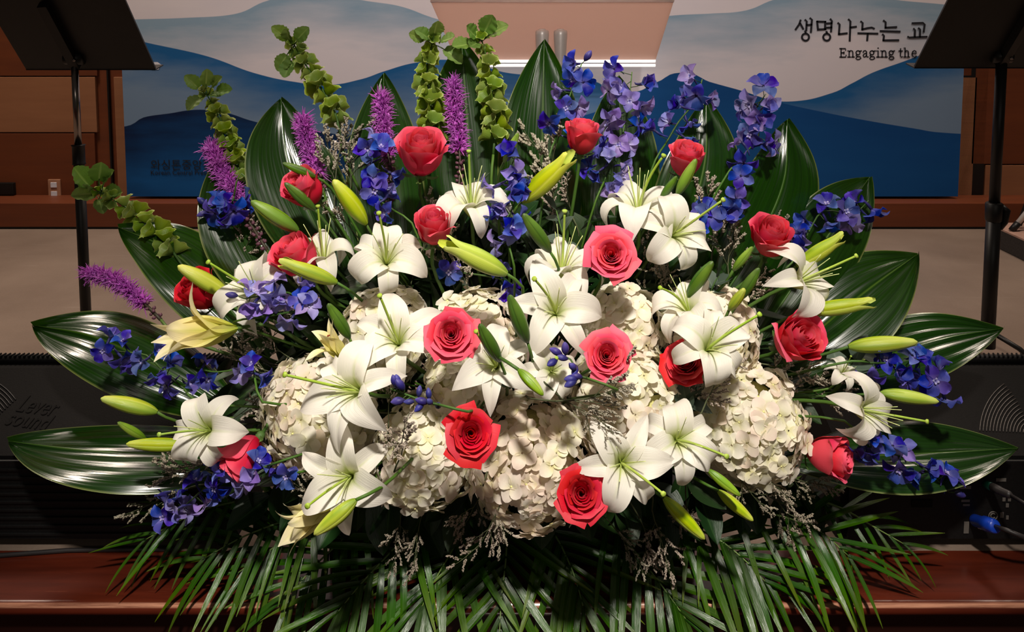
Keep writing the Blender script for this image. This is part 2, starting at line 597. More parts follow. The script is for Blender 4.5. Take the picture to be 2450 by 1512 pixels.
def wpanel(x0, x1, y0, y1, mat, name='panel', d=WALLY - 0.02, th=0.02):
    a, b = P(x0, y0, d), P(x1, y1, d)
    c = Vector(((a.x + b.x) / 2, d + th / 2 - 0.0005, (a.z + b.z) / 2))
    me = MB().box((0, 0, 0), (abs(b.x - a.x) - 0.006, th, abs(a.z - b.z) - 0.006), bev=0.003).mesh(name, mat, flat=True)
    return obj(name, me, Matrix.Translation(c - wall.location), wall)


for x0 in (-790, -277):
    wpanel(x0, x0 + 511, -340, 183, M_WALL)
    wpanel(x0, x0 + 511, 183, 318, M_WALL_TAN)
    wpanel(x0, x0 + 511, 318, 484, M_WALL)
for x0 in (2357, 2870):
    wpanel(x0, x0 + 511, -340, 394, M_WALL)
    wpanel(x0, x0 + 511, 394, 484, M_WALL_TAN)
wpanel(270, 420, 183, 484, M_WALL_TAN)
wpanel(270, 420, -340, 183, M_WALL)
wpanel(2200, 2326, -340, 183, M_WALL)
wpanel(2200, 2326, 183, 484, M_WALL_TAN)
for x0, x1 in ((238, 266), (2328, 2352)):
    o = wpanel(x0, x1, -340, 484, M_BLACK, 'column', th=0.03)
    o['label'] = 'black vertical strip between the wood panels'

# low wooden step along the back wall
zt = P(1225, 485, 3.99).z
st = slab('trim_2', -6, 6, 3.975, WALLY - 0.001, 0.012, zt, M_STEP, bev=0.003)
st['label'] = 'low brown wooden step along the back wall'
kp = slab('baseboard_back', -6, 6, 3.985, WALLY - 0.002, 0.0, 0.0119, M_BLACK)

# wall fittings
p = P(130, 453, WALLY - 0.03)
o = thing('wall_outlet', 'small tan double power outlet low on the brown wall', 'outlet', p)
part(o, 'plate', MB().box((0, 0, 0), (0.07, 0.012, 0.115), bev=0.004).mesh('plate', M_OUTLET, flat=True), Matrix.Translation(p + Vector((0, 0.004, 0))))
for s in (-1, 1):
    part(o, 'socket', MB().box((0, 0, 0), (0.034, 0.006, 0.03), bev=0.002).mesh('socket', M_INK_WHITE, flat=True), Matrix.Translation(p + Vector((0, -0.004, s * 0.026))))
p = P(2, 451, WALLY - 0.03)
o = thing('wall_box', 'black junction box low on the brown wall', 'junction box', p)
part(o, 'body', MB().box((0, 0, 0), (0.16, 0.03, 0.068), bev=0.004).mesh('body', M_BLACK, flat=True), Matrix.Translation(p + Vector((0, 0, 0))))
part(o, 'label_strip', MB().box((0, 0, 0), (0.05, 0.002, 0.006)).mesh('strip', M_PRINT, flat=True), Matrix.Translation(p + Vector((-0.02, -0.016, 0.02))))

# ------------------------------------------------------------------ banner with printed mountains
BD = 4.08
bl, br_ = P(297, 300, BD).x, P(2300, 300, BD).x
zb = P(1225, 470, BD).z
z0ref, z500ref = P(1225, 0, BD).z, P(1225, 500, BD).z
ztop = 2.3


def banner_material():
    k = NT('banner_print')
    uv = k.n('ShaderNodeUVMap').outputs[0]
    sp = k.n('ShaderNodeSeparateXYZ', ins={0: uv})
    u, v = sp.outputs[0], sp.outputs[1]         # u: px along the photo scaled 0..1, v: rows scaled 0..1, downwards
    X0, XW, Y0, YW = -200.0, 2700.0, -100.0, 600.0

    def ridge(pts):
        nd = k.n('ShaderNodeFloatCurve')
        c = nd.mapping.curves[0]
        q = [((x - X0) / XW, (y - Y0) / YW) for x, y in pts]
        c.points[0].location = q[0]
        c.points[1].location = q[-1]
        for a in q[1:-1]:
            c.points.new(*a)
        nd.mapping.update()
        nd.inputs[0].default_value = 1.0
        k.set(nd, 1, u)
        return nd.outputs[0]
    A = ridge([(-200, 60), (320, 45), (450, 41), (560, 33), (640, 2), (760, -25), (870, 0), (950, 12), (1040, 42), (1150, 70), (1300, 80), (1450, 60), (1605, 36), (1700, 31), (1770, 26), (1850, -2), (1980, -30), (2130, -2), (2235, 8), (2500, 30)])
    B = ridge([(-200, 60), (290, 85), (355, 100), (490, 130), (620, 175), (700, 192), (780, 200), (860, 187), (920, 167), (1000, 146), (1070, 140), (1150, 154), (1220, 172), (1350, 180), (1420, 190), (1490, 218), (1580, 190), (1630, 171), (1700, 193), (1780, 215), (1850, 237), (1900, 239), (1990, 220), (2040, 196), (2090, 170), (2160, 145), (2230, 120), (2500, 60)])
    Cc = ridge([(-200, 330), (298, 298), (340, 277), (400, 268), (470, 259), (520, 263), (600, 286), (650, 298), (750, 310), (850, 322), (1000, 312), (1150, 300), (1300, 290), (1400, 272), (1500, 232), (1580, 190), (1630, 171), (1700, 193), (1780, 215), (1850, 237), (1960, 262), (2080, 285), (2200, 305), (2250, 313), (2500, 318)])
    wc = k.noise(5.0, 4.0, uv, 0.6)
    wcb = k.noise(14.0, 5.0, uv, 0.6)
    wn = k.math('MULTIPLY_ADD', k.math('SUBTRACT', wc, 0.5), 1.1, k.math('MULTIPLY', k.math('SUBTRACT', wcb, 0.5), 0.8))

    def wash(r, span, top, low):
        d = k.math('DIVIDE', k.math('SUBTRACT', v, r), span / YW)
        f = k.math('ADD', d, wn, clampit=True)
        return k.mix(f, srgb(*top), srgb(*low))
    sky = k.mix(k.math('ADD', 0.5, wn, clampit=True), srgb(206, 198, 206), srgb(222, 212, 214))
    ca = wash(A, 150, (134, 158, 178), (214, 206, 212))
    cb = wash(B, 130, (26, 88, 142), (112, 134, 160))
    # left navy hill, right deep blue hill
    side = k.math('DIVIDE', k.math('SUBTRACT', u, 0.36), 0.2, clampit=True)
    cl = wash(Cc, 190, (4, 26, 62), (16, 80, 138))
    cr = wash(Cc, 200, (10, 68, 126), (18, 80, 138))
    ccol = k.mix(side, cl, cr)

    def below(r):
        return k.math('MULTIPLY', k.math('SUBTRACT', v, r), 420.0, clampit=True)
    col = k.mix(below(A), sky, ca)
    col = k.mix(below(B), col, cb)
    col = k.mix(below(Cc), col, ccol)
    return k.finish(col, 0.75, 0.2)


def banner():
    k = MB()
    nx, nz = 90, 40
    b = 0
    uvs = []
    for j in range(nz + 1):
        for i in range(nx + 1):
            x = lerp(bl, br_, i / nx)
            z = lerp(zb, ztop, j / nz)
            y = BD + 0.0008 * math.sin(x * 5.3 + z * 1.4) + 0.0004 * math.sin(x * 13 - z * 2.2)
            k.vert((x, y, z))
    for j in range(nz):
        for i in range(nx):
            a = j * (nx + 1) + i
            k.f.append((a, a + 1, a + nx + 2, a + nx + 1))
    me = k.mesh('banner_cloth', banner_material())
    ul = me.uv_layers.new(name='UVMap')
    for lp in me.loops:
        co = me.vertices[lp.vertex_index].co
        px = 1225 + co.x / BD * F
        py = (co.z - z0ref) / (z500ref - z0ref) * 500
        ul.data[lp.index].uv = ((px + 200) / 2700, (py + 100) / 600)
    return me


ban = thing('stage_banner', 'large cloth banner printed with blue watercolour mountains on the back wall', 'banner', Vector((0, BD, zb)))
part(ban, 'cloth', banner())
TD = BD - 0.0024


def strokes(lines, ox, oy, sc, wid, name, mat, d=TD, th=0.001, closed=False, xs=1.0):
    """brush strokes in photo pixels as thin flat ribbons on the banner"""
    k = MB()
    for ln in lines:
        pts = [Vector((ox + x * sc * xs, oy + y * sc)) for x, y in ln]
        m = len(pts)
        L, Rr = [], []
        for i in range(m):
            t = (pts[min(i + 1, m - 1)] - pts[max(i - 1, 0)])
            if ln[0] == ln[-1] and i in (0, m - 1):
                t = pts[1] - pts[m - 2]
            t.normalize()
            nn = Vector((-t.y, t.x))
            a = pts[i]
            if i == 0 and ln[0] != ln[-1]:
                a = a - t * wid * 0.3
            if i == m - 1 and ln[0] != ln[-1]:
                a = a + t * wid * 0.3
            L.append(a + nn * wid / 2)
            Rr.append(a - nn * wid / 2)
        for i in range(m - 1):
            q = [P(p.x, p.y, d) for p in (L[i], L[i + 1], Rr[i + 1], Rr[i])]
            b = len(k.v)
            for p in q:
                k.vert(p)
            for p in q:
                k.vert(p + Vector((0, th, 0)))
            k.f += [(b, b + 1, b + 2, b + 3), (b + 7, b + 6, b + 5, b + 4), (b, b + 4, b + 5, b + 1), (b + 2, b + 6, b + 7, b + 3), (b + 1, b + 5, b + 6, b + 2), (b, b + 3, b + 7, b + 4)]
    return k.mesh(name, mat, flat=True)


def ring(cx, cy, r, ry=None, a0=0, a1=360, n=18):
    ry = ry or r
    return [(cx + r * math.cos(math.radians(lerp(a0, a1, i / n))), cy + ry * math.sin(math.radians(lerp(a0, a1, i / n)))) for i in range(n + 1)] if abs(a1 - a0) < 360 else [(cx + r * math.cos(2 * PI * (i % n) / n), cy + ry * math.sin(2 * PI * (i % n) / n)) for i in range(n + 1)]


HAN = [
    [[(242, 192), (216, 265), (160, 345)], [(236, 245), (285, 335)], [(318, 188), (342, 212), (334, 360)], [(345, 272), (420, 266)], [(398, 160), (427, 184), (410, 390)], [(316, 368), (328, 400)], ring(322, 468, 58)],
    [[(512, 212), (526, 352)], [(512, 214), (650, 218)], [(644, 214), (640, 342)], [(526, 344), (652, 338)], [(672, 246), (750, 241)], [(668, 314), (750, 310)], [(728, 176), (750, 202), (738, 380)], [(664, 378), (672, 402)], ring(668, 468, 57)],
    [[(852, 238), (878, 260), (866, 424)], [(866, 420), (998, 405)], [(1024, 180), (1054, 210), (1042, 528)], [(1056, 310), (1148, 298)]],
    [[(1224, 214), (1253, 236), (1246, 348)], [(1246, 342), (1330, 322), (1400, 312), (1440, 330)], [(1178, 405), (1498, 412)], [(1336, 415), (1326, 522)]],
    [[(1594, 200), (1628, 226), (1625, 318)], [(1625, 314), (1804, 304)], [(1542, 370), (1860, 378)], [(1578, 424), (1600, 446), (1590, 524)], [(1590, 521), (1838, 518)]],
    [[(2062, 242), (2236, 236), (2264, 262), (2248, 382)], [(2084, 332), (2106, 352), (2101, 464)], [(2164, 322), (2190, 346), (2186, 464)], [(1990, 462), (2012, 475), (2300, 462)]],
]
for g in HAN:
    part(ban, 'korean_letter', strokes(g, 1880, 20, 360 / 2450, 4.6, 'korean_letter', M_INK))


def serif_text(word, x, base, xh, wid, adv=1.0):
    """old-style letters drawn as strokes: x-height xh, coordinates in zoomed pixels"""
    h = xh
    g = {
        'E': (1.0, [[(.2, -1.32 * h), (.2, 0)], [(0, -1.3 * h), (.85, -1.3 * h), (.85, -1.05 * h)], [(.2, -.68 * h), (.62, -.68 * h), (.62, -.84 * h), (.62, -.52 * h)], [(0, -.03 * h), (.88, -.03 * h), (.95, -.3 * h)]]),
        'n': (1.0, [[(.02, -.96 * h), (.22, -1.0 * h), (.22, 0)], [(.0, -.03 * h), (.42, -.03 * h)], [(.22, -.78 * h), (.45, -1.0 * h), (.68, -.94 * h), (.76, -.7 * h), (.76, 0)], [(.58, -.03 * h), (.98, -.03 * h)]]),
        'g': (1.0, [ring(.42, -.68 * h, .3, .3 * h), [(.62, -.88 * h), (.95, -.97 * h)], [(.25, -.42 * h), (.12, -.24 * h), (.3, -.12 * h), (.75, -.06 * h), (.85, .14 * h), (.6, .34 * h), (.25, .34 * h), (.08, .18 * h), (.3, -.08 * h)]]),
        'a': (.9, [[(.1, -.72 * h), (.2, -.95 * h), (.45, -1.0 * h), (.62, -.85 * h), (.62, -.2 * h), (.72, -.02 * h), (.88, -.08 * h)], [(.6, -.62 * h), (.25, -.5 * h), (.1, -.26 * h), (.22, -.02 * h), (.42, -.06 * h), (.6, -.25 * h)]]),
        'i': (.5, [[(.02, -.96 * h), (.25, -1.0 * h), (.25, 0)], [(0, -.03 * h), (.5, -.03 * h)], [(.2, -1.38 * h), (.3, -1.38 * h)]]),
        't': (.62, [[(.28, -1.3 * h), (.26, -.2 * h), (.36, -.02 * h), (.6, -.08 * h)], [(0, -.94 * h), (.58, -.94 * h)]]),
        'h': (1.0, [[(.02, -1.4 * h), (.22, -1.46 * h), (.22, 0)], [(0, -.03 * h), (.42, -.03 * h)], [(.22, -.78 * h), (.45, -1.0 * h), (.68, -.94 * h), (.76, -.7 * h), (.76, 0)], [(.58, -.03 * h), (.98, -.03 * h)]]),
        'e': (.9, [[(.12, -.56 * h), (.8, -.56 * h), (.72, -.9 * h), (.45, -1.0 * h), (.2, -.84 * h), (.1, -.5 * h), (.22, -.14 * h), (.48, 0), (.82, -.16 * h)]]),
    }
    for ch, (cx, cw) in zip(word, x):
        adv_, ls = g[ch]
        ls = [[(cx + px_ * cw / adv_, base + y) for px_, y in l] for l in ls]
        part(ban, 'english_letter', strokes(ls, 1880, 20, 360 / 2450, wid, 'english_letter', M_INK))


serif_text('Engagingthe', [(880, 110), (1008, 112), (1132, 108), (1250, 96), (1358, 108), (1480, 48), (1546, 112), (1672, 108), (1842, 64), (1922, 100), (2046, 92)], 795, 108, 2.6)


def font_mesh(txt, name, mat, extrude=0.001):
    cu = bpy.data.curves.new(name, 'FONT')
    cu.body = txt
    cu.extrude = extrude
    cu.resolution_u = 3
    to = bpy.data.objects.new(name, cu)
    COL.objects.link(to)
    dg = bpy.context.evaluated_depsgraph_get()
    me = bpy.data.meshes.new_from_object(to.evaluated_get(dg))
    bpy.data.objects.remove(to)
    me.materials.clear()
    me.materials.append(mat)
    return me


def font_part(root, txt, name, mat, px0, px1, pyb, d, tilt=None, hscale=None):
    me = font_mesh(txt, name, mat)
    xs = [v.co.x for v in me.vertices]
    wdt = max(xs) - min(xs)
    a, b = P(px0, pyb, d), P(px1, pyb, d)
    s = (b.x - a.x) / wdt
    M = Matrix.Translation(a - Vector((min(xs) * s, 0, 0))) @ Matrix.Rotation(PI / 2, 4, 'X') @ Matrix.Scale(s, 4)
    if hscale:
        M = M @ Matrix.Diagonal((1, hscale, 1, 1))
    return part(root, name, me, M)


font_part(ban, '와싱톤중앙장로교회', 'korean_church_name', M_INK, 361, 580, 404, TD)
font_part(ban, 'Korean Central Presbyterian', 'english_church_name', M_INK, 361, 545, 418, TD)
# red ring emblem and its dark swoosh, and the white emblem corner by the music stand
c = P(605, 390, TD)
rr = P(617, 390, TD).x - c.x
kk = MB()
ringp = [c + Vector((rr * 1.25 * math.cos(2 * PI * i / 28), 0, rr * 1.25 * math.sin(2 * PI * i / 28))) for i in range(29)]
kk.tube(ringp, rr * 0.36, 8)
mm = Matrix.Translation(Vector((0, c.y, 0))) @ Matrix.Diagonal((1, 0.12, 1, 1)) @ Matrix.Translation(Vector((0, -c.y, 0)))
part(ban, 'red_ring_emblem', kk.mesh('ring', M_INK_RED), mm)
part(ban, 'emblem_swoosh', strokes([[(560, 378), (575, 372), (590, 374)], [(612, 412), (622, 410), (628, 405)]], 0, 0, 1, 5, 'swoosh', M_INK))
part(ban, 'white_emblem', strokes([[(366, 152), (376, 152), (382, 155), (377, 163)], [(366, 158), (378, 158)], [(364, 163), (376, 163)]], 0, 0, 1, 7, 'white_emblem', M_INK_WHITE))

# ------------------------------------------------------------------ lectern
def lectern():
    topd, botd = 3.00, 3.42
    tl, tr = P(1030, 3, topd), P(1612, 3, topd)
    bl2, br2 = P(1092, 140, botd), P(1568, 150, botd)
    zmean = (bl2.z + br2.z) / 2
    bl2.z = br2.z = zmean
    tl.z = tr.z = (tl.z + tr.z) / 2
    root = thing('lectern', 'clear lectern with frosted tan reading desk and silver posts before the banner', 'lectern', Vector((0.15, 3.2, 0)))
    k = NT('frosted_acrylic')
    desk = k.finish(srgb(226, 202, 192), 0.35, 0.4, transl=0.55, tcol=srgb(230, 206, 196))
    k = NT('clear_acrylic')
    clear = k.finish(srgb(236, 234, 232), 0.08, 0.5, trans=0.85)
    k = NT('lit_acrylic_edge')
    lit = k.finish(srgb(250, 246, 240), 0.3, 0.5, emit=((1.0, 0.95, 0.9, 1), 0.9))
    m = MB()
    nrm = (tr - tl).cross(bl2 - tl).normalized()
    th = 0.012
    vs = [tl, tr, br2, bl2]
    for p in vs:
        m.vert(p)
    for p in vs:
        m.vert(p + nrm * th)
    m.f += [(0, 1, 2, 3), (7, 6, 5, 4), (0, 4, 5, 1), (1, 5, 6, 2), (2, 6, 7, 3), (3, 7, 4, 0)]
    part(root, 'reading_desk', m.mesh('reading_desk', desk, flat=True))
    # clear rim of the desk along the upper edge and the lit edge below
    part(root, 'upper_rim', MB().tube([tl + Vector((0, 0, .006)), tr + Vector((0, 0, .006))], 0.011, 8).mesh('upper_rim', clear))
    for dz, r in ((0.0, 0.009), (-0.022, 0.007)):
        part(root, 'lit_edge', MB().tube([bl2 + Vector((0, 0, dz)), br2 + Vector((0, 0, dz))], r, 8).mesh('lit_edge', lit))
    for px in (1297, 1341):
        d = 3.16
        pt = P(px, 72, d)
        ptop = Vector((pt.x, d, pt.z))
        prof = [(0.0, .024), (.006, .029), (.02, .0295), (.08, .026), (.16, .0205), (.21, .0185), (.3, .019), (.6, .02), (pt.z - .03, .021)]
        root_z = pt.z
        part(root, 'post', MB().tube([ptop - Vector((0, 0, h)) for h, _ in prof], [r for _, r in prof], 20).mesh('post', M_SILVER))
        part(root, 'post_cap', MB().tube([ptop + Vector((0, 0, .006)), ptop + Vector((0, 0, .002)), ptop - Vector((0, 0, .004))], [.012, .017, .018], 16).mesh('post_cap', M_SILVER))
    # front plate and base
    m = MB()
    m.box((0.17, 3.17, 0.015), (0.62, 0.44, 0.03), bev=0.006)
    part(root, 'base', m.mesh('base', M_SILVER, flat=True))
    part(root, 'shelf', MB().box((0.17, 3.3, 0.62), (0.5, 0.25, 0.012), bev=0.003).mesh('shelf', clear, flat=True))


lectern()

# bright beaded metal rail glimpsed behind the flowers
p = P(838, 348, 3.3)
o = thing('metal_rail', 'short bright beaded metal rail in front of the banner', 'rail', Vector((p.x, p.y, 0)))
for r in (-1, 0, 1):
    k = MB()
    for i in range(9):
        c = p + Vector(((i - 4) * 0.0155, 0, r * 0.0115))
        k.tube([c + Vector((-.0075, 0, 0)), c + Vector((-.004, 0, 0)), c + Vector((.004, 0, 0)), c + Vector((.0075, 0, 0))], [.002, .0055, .0055, .002], 8)
    part(o, 'bead_row', k.mesh('bead_row', M_SILVER))['kind'] = 'stuff'
part(o, 'leg', MB().tube([p + Vector((-.07, .015, .02)), Vector((p.x - .07, p.y + .015, 0.0))], .006, 8).mesh('leg', M_SILVER))
part(o, 'leg', MB().tube([p + Vector((.07, .015, .02)), Vector((p.x + .07, p.y + .015, 0.0))], .006, 8).mesh('leg', M_SILVER))


# ------------------------------------------------------------------ music stands
def music_stand(label, corners, pole_px, d, clamp_py, chrome, side):
    (bxl, bxr, byy) = corners
    base = P(pole_px[0], 165, d)
    base.z = 0
    root = thing('music_stand', label, 'music stand', base)
    A, B = P(bxl, byy, d), P(bxr, byy, d)
    B.z = A.z
    up = Vector((0, -0.19, 0.235)).normalized()
    h = 0.33
    nrm = (B - A).normalized().cross(up)
    m = MB()
    vs = [A, B, B + up * h, A + up * h]
    for p in vs:
        m.vert(p)
    for p in vs:
        m.vert(p - nrm * 0.006)
    m.f += [(0, 1, 2, 3), (7, 6, 5, 4), (0, 4, 5, 1), (1, 5, 6, 2), (2, 6, 7, 3), (3, 7, 4, 0)]
    part(root, 'desk', m.mesh('desk', M_BLACK, flat=True))
    # page lip on the reader's side
    m = MB()
    back = Vector((0, 0.055, 0.012))
    for p in (A, B, B + back, A + back):
        m.vert(p)
    for p in (A, B, B + back, A + back):
        m.vert(p + Vector((0, 0, -0.004)))
    m.f += [(0, 1, 2, 3), (7, 6, 5, 4), (0, 4, 5, 1), (1, 5, 6, 2), (2, 6, 7, 3), (3, 7, 4, 0)]
    part(root, 'lip', m.mesh('lip', M_BLACK, flat=True))
    px = base.x
    front = -nrm if nrm.y > 0 else nrm
    piv = Vector((px, d - 0.03, A.z + 0.035))
    # bracket channel on the back of the desk, knuckle and wing nut
    m = MB()
    q0 = Vector((px, A.y, A.z)) + up * 0.02 + front * 0.012
    q1 = Vector((px, A.y, A.z)) + up * 0.27 + front * 0.012
    m.tube([q0, q1], 0.019, 4)
    part(root, 'bracket', m.mesh('bracket', M_BLACK, flat=True))
    part(root, 'knuckle', MB().tube([piv + Vector((-.028, 0, 0)), piv + Vector((.028, 0, 0))], .02, 14).mesh('knuckle', M_BLACK))
    part(root, 'wing_nut', MB().tube([piv + Vector((.012, -.022, -.004)), piv + Vector((.016, -.03, -.004))], [.006, .004], 10).mesh('wing_nut', M_CHROME))
    py_top = Vector((px, d - 0.03, A.z + 0.03))
    zc = P(px, clamp_py, d).z
    part(root, 'upper_pole', MB().tube([py_top, Vector((px, d - 0.03, zc))], 0.011 if chrome else 0.0165, 12).mesh('upper_pole', M_CHROME if chrome else M_BLACK))
    part(root, 'lower_pole', MB().tube([Vector((px, d - 0.03, zc)), Vector((px, d - 0.03, 0.03))], 0.0165 if chrome else 0.0215, 14).mesh('lower_pole', M_BLACK))
    kn = Vector((px, d - 0.03, zc))
    cl = part(root, 'clamp', MB().tube([kn + Vector((0, 0, .004)), kn + Vector((0, 0, 0)), kn + Vector((0, 0, -.055)), kn + Vector((0, 0, -.06))], [.022, .026 if not chrome else .019, .025 if not chrome else .019, .021], 14).mesh('clamp', M_BLACK))
    if not chrome:
        part(root, 'clamp_lever', MB().tube([kn + Vector((.02, -.005, -.01)), kn + Vector((.036, -.008, -.022)), kn + Vector((.03, -.008, -.06)), kn + Vector((.02, -.005, -.085))], [.011, .012, .011, .006], 8).mesh('clamp_lever', M_BLACK))
    part(root, 'hub', MB().tube([Vector((px, d - .03, .09)), Vector((px, d - .03, .03))], [.024, .024], 14).mesh('hub', M_BLACK))
    for a in (90, 210, 330):
        v = Vector((math.cos(math.radians(a + side)), math.sin(math.radians(a + side)), 0))
        c = Vector((px, d - .03, 0))
        part(root, 'leg', MB().tube([c + Vector((0, 0, .08)) + v * .02, c + Vector((0, 0, .05)) + v * .09, c + Vector((0, 0, .01)) + v * .14], [.008, .008, .008], 8).mesh('leg', M_BLACK))
    if chrome:
        part(root, 'pole_collar', MB().tube([Vector((px, d - .03, .06)), Vector((px, d - .03, .03))], .022, 14).mesh('pole_collar', M_BLACK))


music_stand('black music stand with a chrome upper pole, beside the green bell flower spires', (62, 372, 165), (192, 0), 2.42, 346, True, 20)
music_stand('black music stand with an all black pole, hiding the end of the banner lettering', (2188, 2508, 161), (2381, 0), 2.42, 482, False, -14)

# ------------------------------------------------------------------ instrument riser with a stand leg
a = P(2385, 600, 3.0)
q = [P(2378, 553, 3.28), P(2452, 640, 2.74)]
root = thing('instrument_riser', 'low dark riser with an instrument stand leg at the edge of the stage', 'riser', Vector((2.9, 3.2, 0)))
k = MB()
ztop_r = 0.095
pl = [(2.43, 3.72), (2.36, 2.7), (3.6, 2.7), (3.6, 3.72)]
for z in (0.004, ztop_r):
    for x, y in pl:
        k.vert((x, y, z))
k.f += [(3, 2, 1, 0), (4, 5, 6, 7)] + [(i, (i + 1) % 4, 4 + (i + 1) % 4, 4 + i) for i in range(4)]
part(root, 'body', k.mesh('body', simple('riser_carpet', (46, 40, 36), 0.9, var=0.3, nscale=120), flat=True))
k = MB()
for z in (ztop_r, ztop_r + 0.008):
    for x, y in pl:
        k.vert((x, y, z))
k.f += [(3, 2, 1, 0), (4, 5, 6, 7)] + [(i, (i + 1) % 4, 4 + (i + 1) % 4, 4 + i) for i in range(4)]
part(root, 'top_board', k.mesh('top_board', simple('riser_top', (168, 132, 116), 0.7), flat=True))
root = thing('instrument_stand', 'tubular metal instrument stand leg resting on the dark riser', 'stand', Vector((2.5, 3.56, ztop_r)))
f0 = Vector((P(2426, 541, 3.56).x, 3.56, ztop_r + 0.024))
part(root, 'leg', MB().tube([f0, f0 + Vector((.16, .02, .19)), f0 + Vector((.3, .04, .38))], [.012, .012, .012], 10).mesh('leg', M_SILVER))
part(root, 'rubber_foot', MB().tube([f0 + Vector((-.012, 0, -.014)), f0 + Vector((.02, 0, .024))], [.015, .016], 10).mesh('rubber_foot', M_BLACK))
part(root, 'strut', MB().tube([f0 + Vector((.06, .05, .0)), f0 + Vector((.12, .05, .2)), f0 + Vector((.17, .05, .4))], .012, 10).mesh('strut', M_BLACK))

# ------------------------------------------------------------------ stage monitors
def monitor(label, x0, x1, right):
    root = thing('stage_monitor', label, 'speaker', Vector(((x0 + x1) / 2, 1.7, 0)))
    prof = [(1.486, 0.012), (1.470, 0.03), (1.470, 0.2), (1.674, 0.292), (1.714, 0.300), (1.994, 0.03), (1.974, 0.012)]
    k = MB()
    n = len(prof)
    for x in (x0, x1):
        for (y, z) in prof:
            k.vert((x, y, z))
    k.f.append(tuple(range(n)))
    k.f.append(tuple(reversed(range(n, 2 * n))))
    for i in range(n):
        j = (i + 1) % n
        k.f.append((j, i, n + i, n + j))
    part(root, 'cabinet', k.mesh('cabinet', M_PLASTIC, flat=True))
    xc = (x0 + x1) / 2
    # recessed dark connector panel on the low vertical face
    part(root, 'connector_panel', MB().box((xc, 1.467, 0.108), (x1 - x0 - 0.03, 0.008, 0.17), bev=0.002).mesh('connector_panel', M_PLASTIC_D, flat=True))
    if not right:
        for i in range(9):
            part(root, 'rib', MB().box((xc, 1.4615, 0.035 + i * 0.0175), (x1 - x0 - 0.05, 0.005, 0.006), bev=0.0015).mesh('rib', M_PLASTIC_D, flat=True))
    # rubber bead along the top: a twisted cord of small ridges
    part(root, 'top_bead', MB().tube([Vector((x0, 1.699, 0.302)), Vector((x1, 1.699, 0.302))], 0.011, 10).mesh('top_bead', M_PLASTIC_D))
    k = MB()
    for i in range(int((x1 - x0) / 0.011)):
        x = x0 + 0.006 + i * 0.011
        k.tube([Vector((x - .003, 1.69, .312)), Vector((x + .003, 1.704, .314))], 0.0022, 5)
    part(root, 'bead_ridges', k.mesh('bead_ridges', M_PLASTIC))['kind'] = 'stuff'
    part(root, 'grille', MB().grid(lambda u, t: (xc + u * (x1 - x0 - .04) / 2, lerp(1.734, 1.984, t) + .004, lerp(.288, .05, t) + .004), 2, 2).mesh('grille', M_PLASTIC_D, flat=True))
    for x in (x0 + .06, x1 - .06):
        for y in (1.514, 1.944):
            part(root, 'foot', MB().tube([Vector((x, y, 0.014)), Vector((x, y, 0.0))], .018, 10).mesh('foot', M_BLACK))
    return root


def slope_pt(px, py):
    """point on the sloping top of a monitor seen at a pixel, nudged towards the camera"""
    a = Vector((0, 1.470, 0.2))
    nrm = Vector((0, -(0.292 - 0.2), 0.204)).normalized()
    ray = P(px, py, 1.0) - CAM
    t = (a - CAM).dot(nrm) / ray.dot(nrm)
    return CAM + ray * t + nrm * 0.001


mlx = (P(-330, 1200, 1.47).x, P(560, 1200, 1.47).x)
mrx = (P(2010, 1200, 1.47).x, P(2900, 1200, 1.47).x)
ml = monitor('black stage monitor with moulded lettering beside the purple liatris', mlx[0], mlx[1], False)
mr = monitor('black stage monitor with moulded arcs and a blue plug in its panel', mrx[0], mrx[1], True)


def arcs(root, cx, cy, n, dr, a0, a1, mat, name, r0=18, wdt=.0012, sq=1.15, da=0.0):
    for i in range(n):
        r = r0 + i * dr
        pts = [slope_pt(cx + r * math.cos(math.radians(lerp(a0 + da * i, a1, j / 12))), cy - sq * r * math.sin(math.radians(lerp(a0 + da * i, a1, j / 12)))) for j in range(13)]
        part(root, name, MB().tube(pts, wdt, 5).mesh(name, mat))


arcs(mr, 2462, 1036, 14, 8.0, 105, 178, M_LOGO, 'moulded_arc', r0=14, da=1.2)
arcs(ml, -60, 1045, 9, 8.0, 38, 75, M_LOGO_D, 'moulded_arc', r0=60, wdt=.0016)


def slope_text(root, txt, px0, py0, px1, py1, name, hs=1.0):
    me = font_mesh(txt, name, M_PLASTIC, 0.018)
    xs = [v.co.x for v in me.vertices]
    w0 = max(xs) - min(xs)
    a, b = slope_pt(px0, py0), slope_pt(px1, py1)
    x = (b - a).normalized()
    nrm = Vector((0, -(0.292 - 0.2), 0.204)).normalized()
    y = nrm.cross(x).normalized()
    s = (b - a).length / w0
    M = Matrix((x, y, nrm)).transposed().to_4x4()
    M = Matrix.Translation(a) @ M @ Matrix.Diagonal((s, s * hs, s, 1)) @ Matrix.Translation(Vector((-min(xs), 0, 0)))
    part(root, name, me, M)


slope_text(ml, 'Lever', 38, 984, 126, 996, 'moulded_word', 1.5)
slope_text(ml, 'sound', 10, 1016, 106, 1030, 'moulded_word', 1.3)


def panel_pt(px, py, out=0.0):
    return P(px, py, 1.4625 - out)


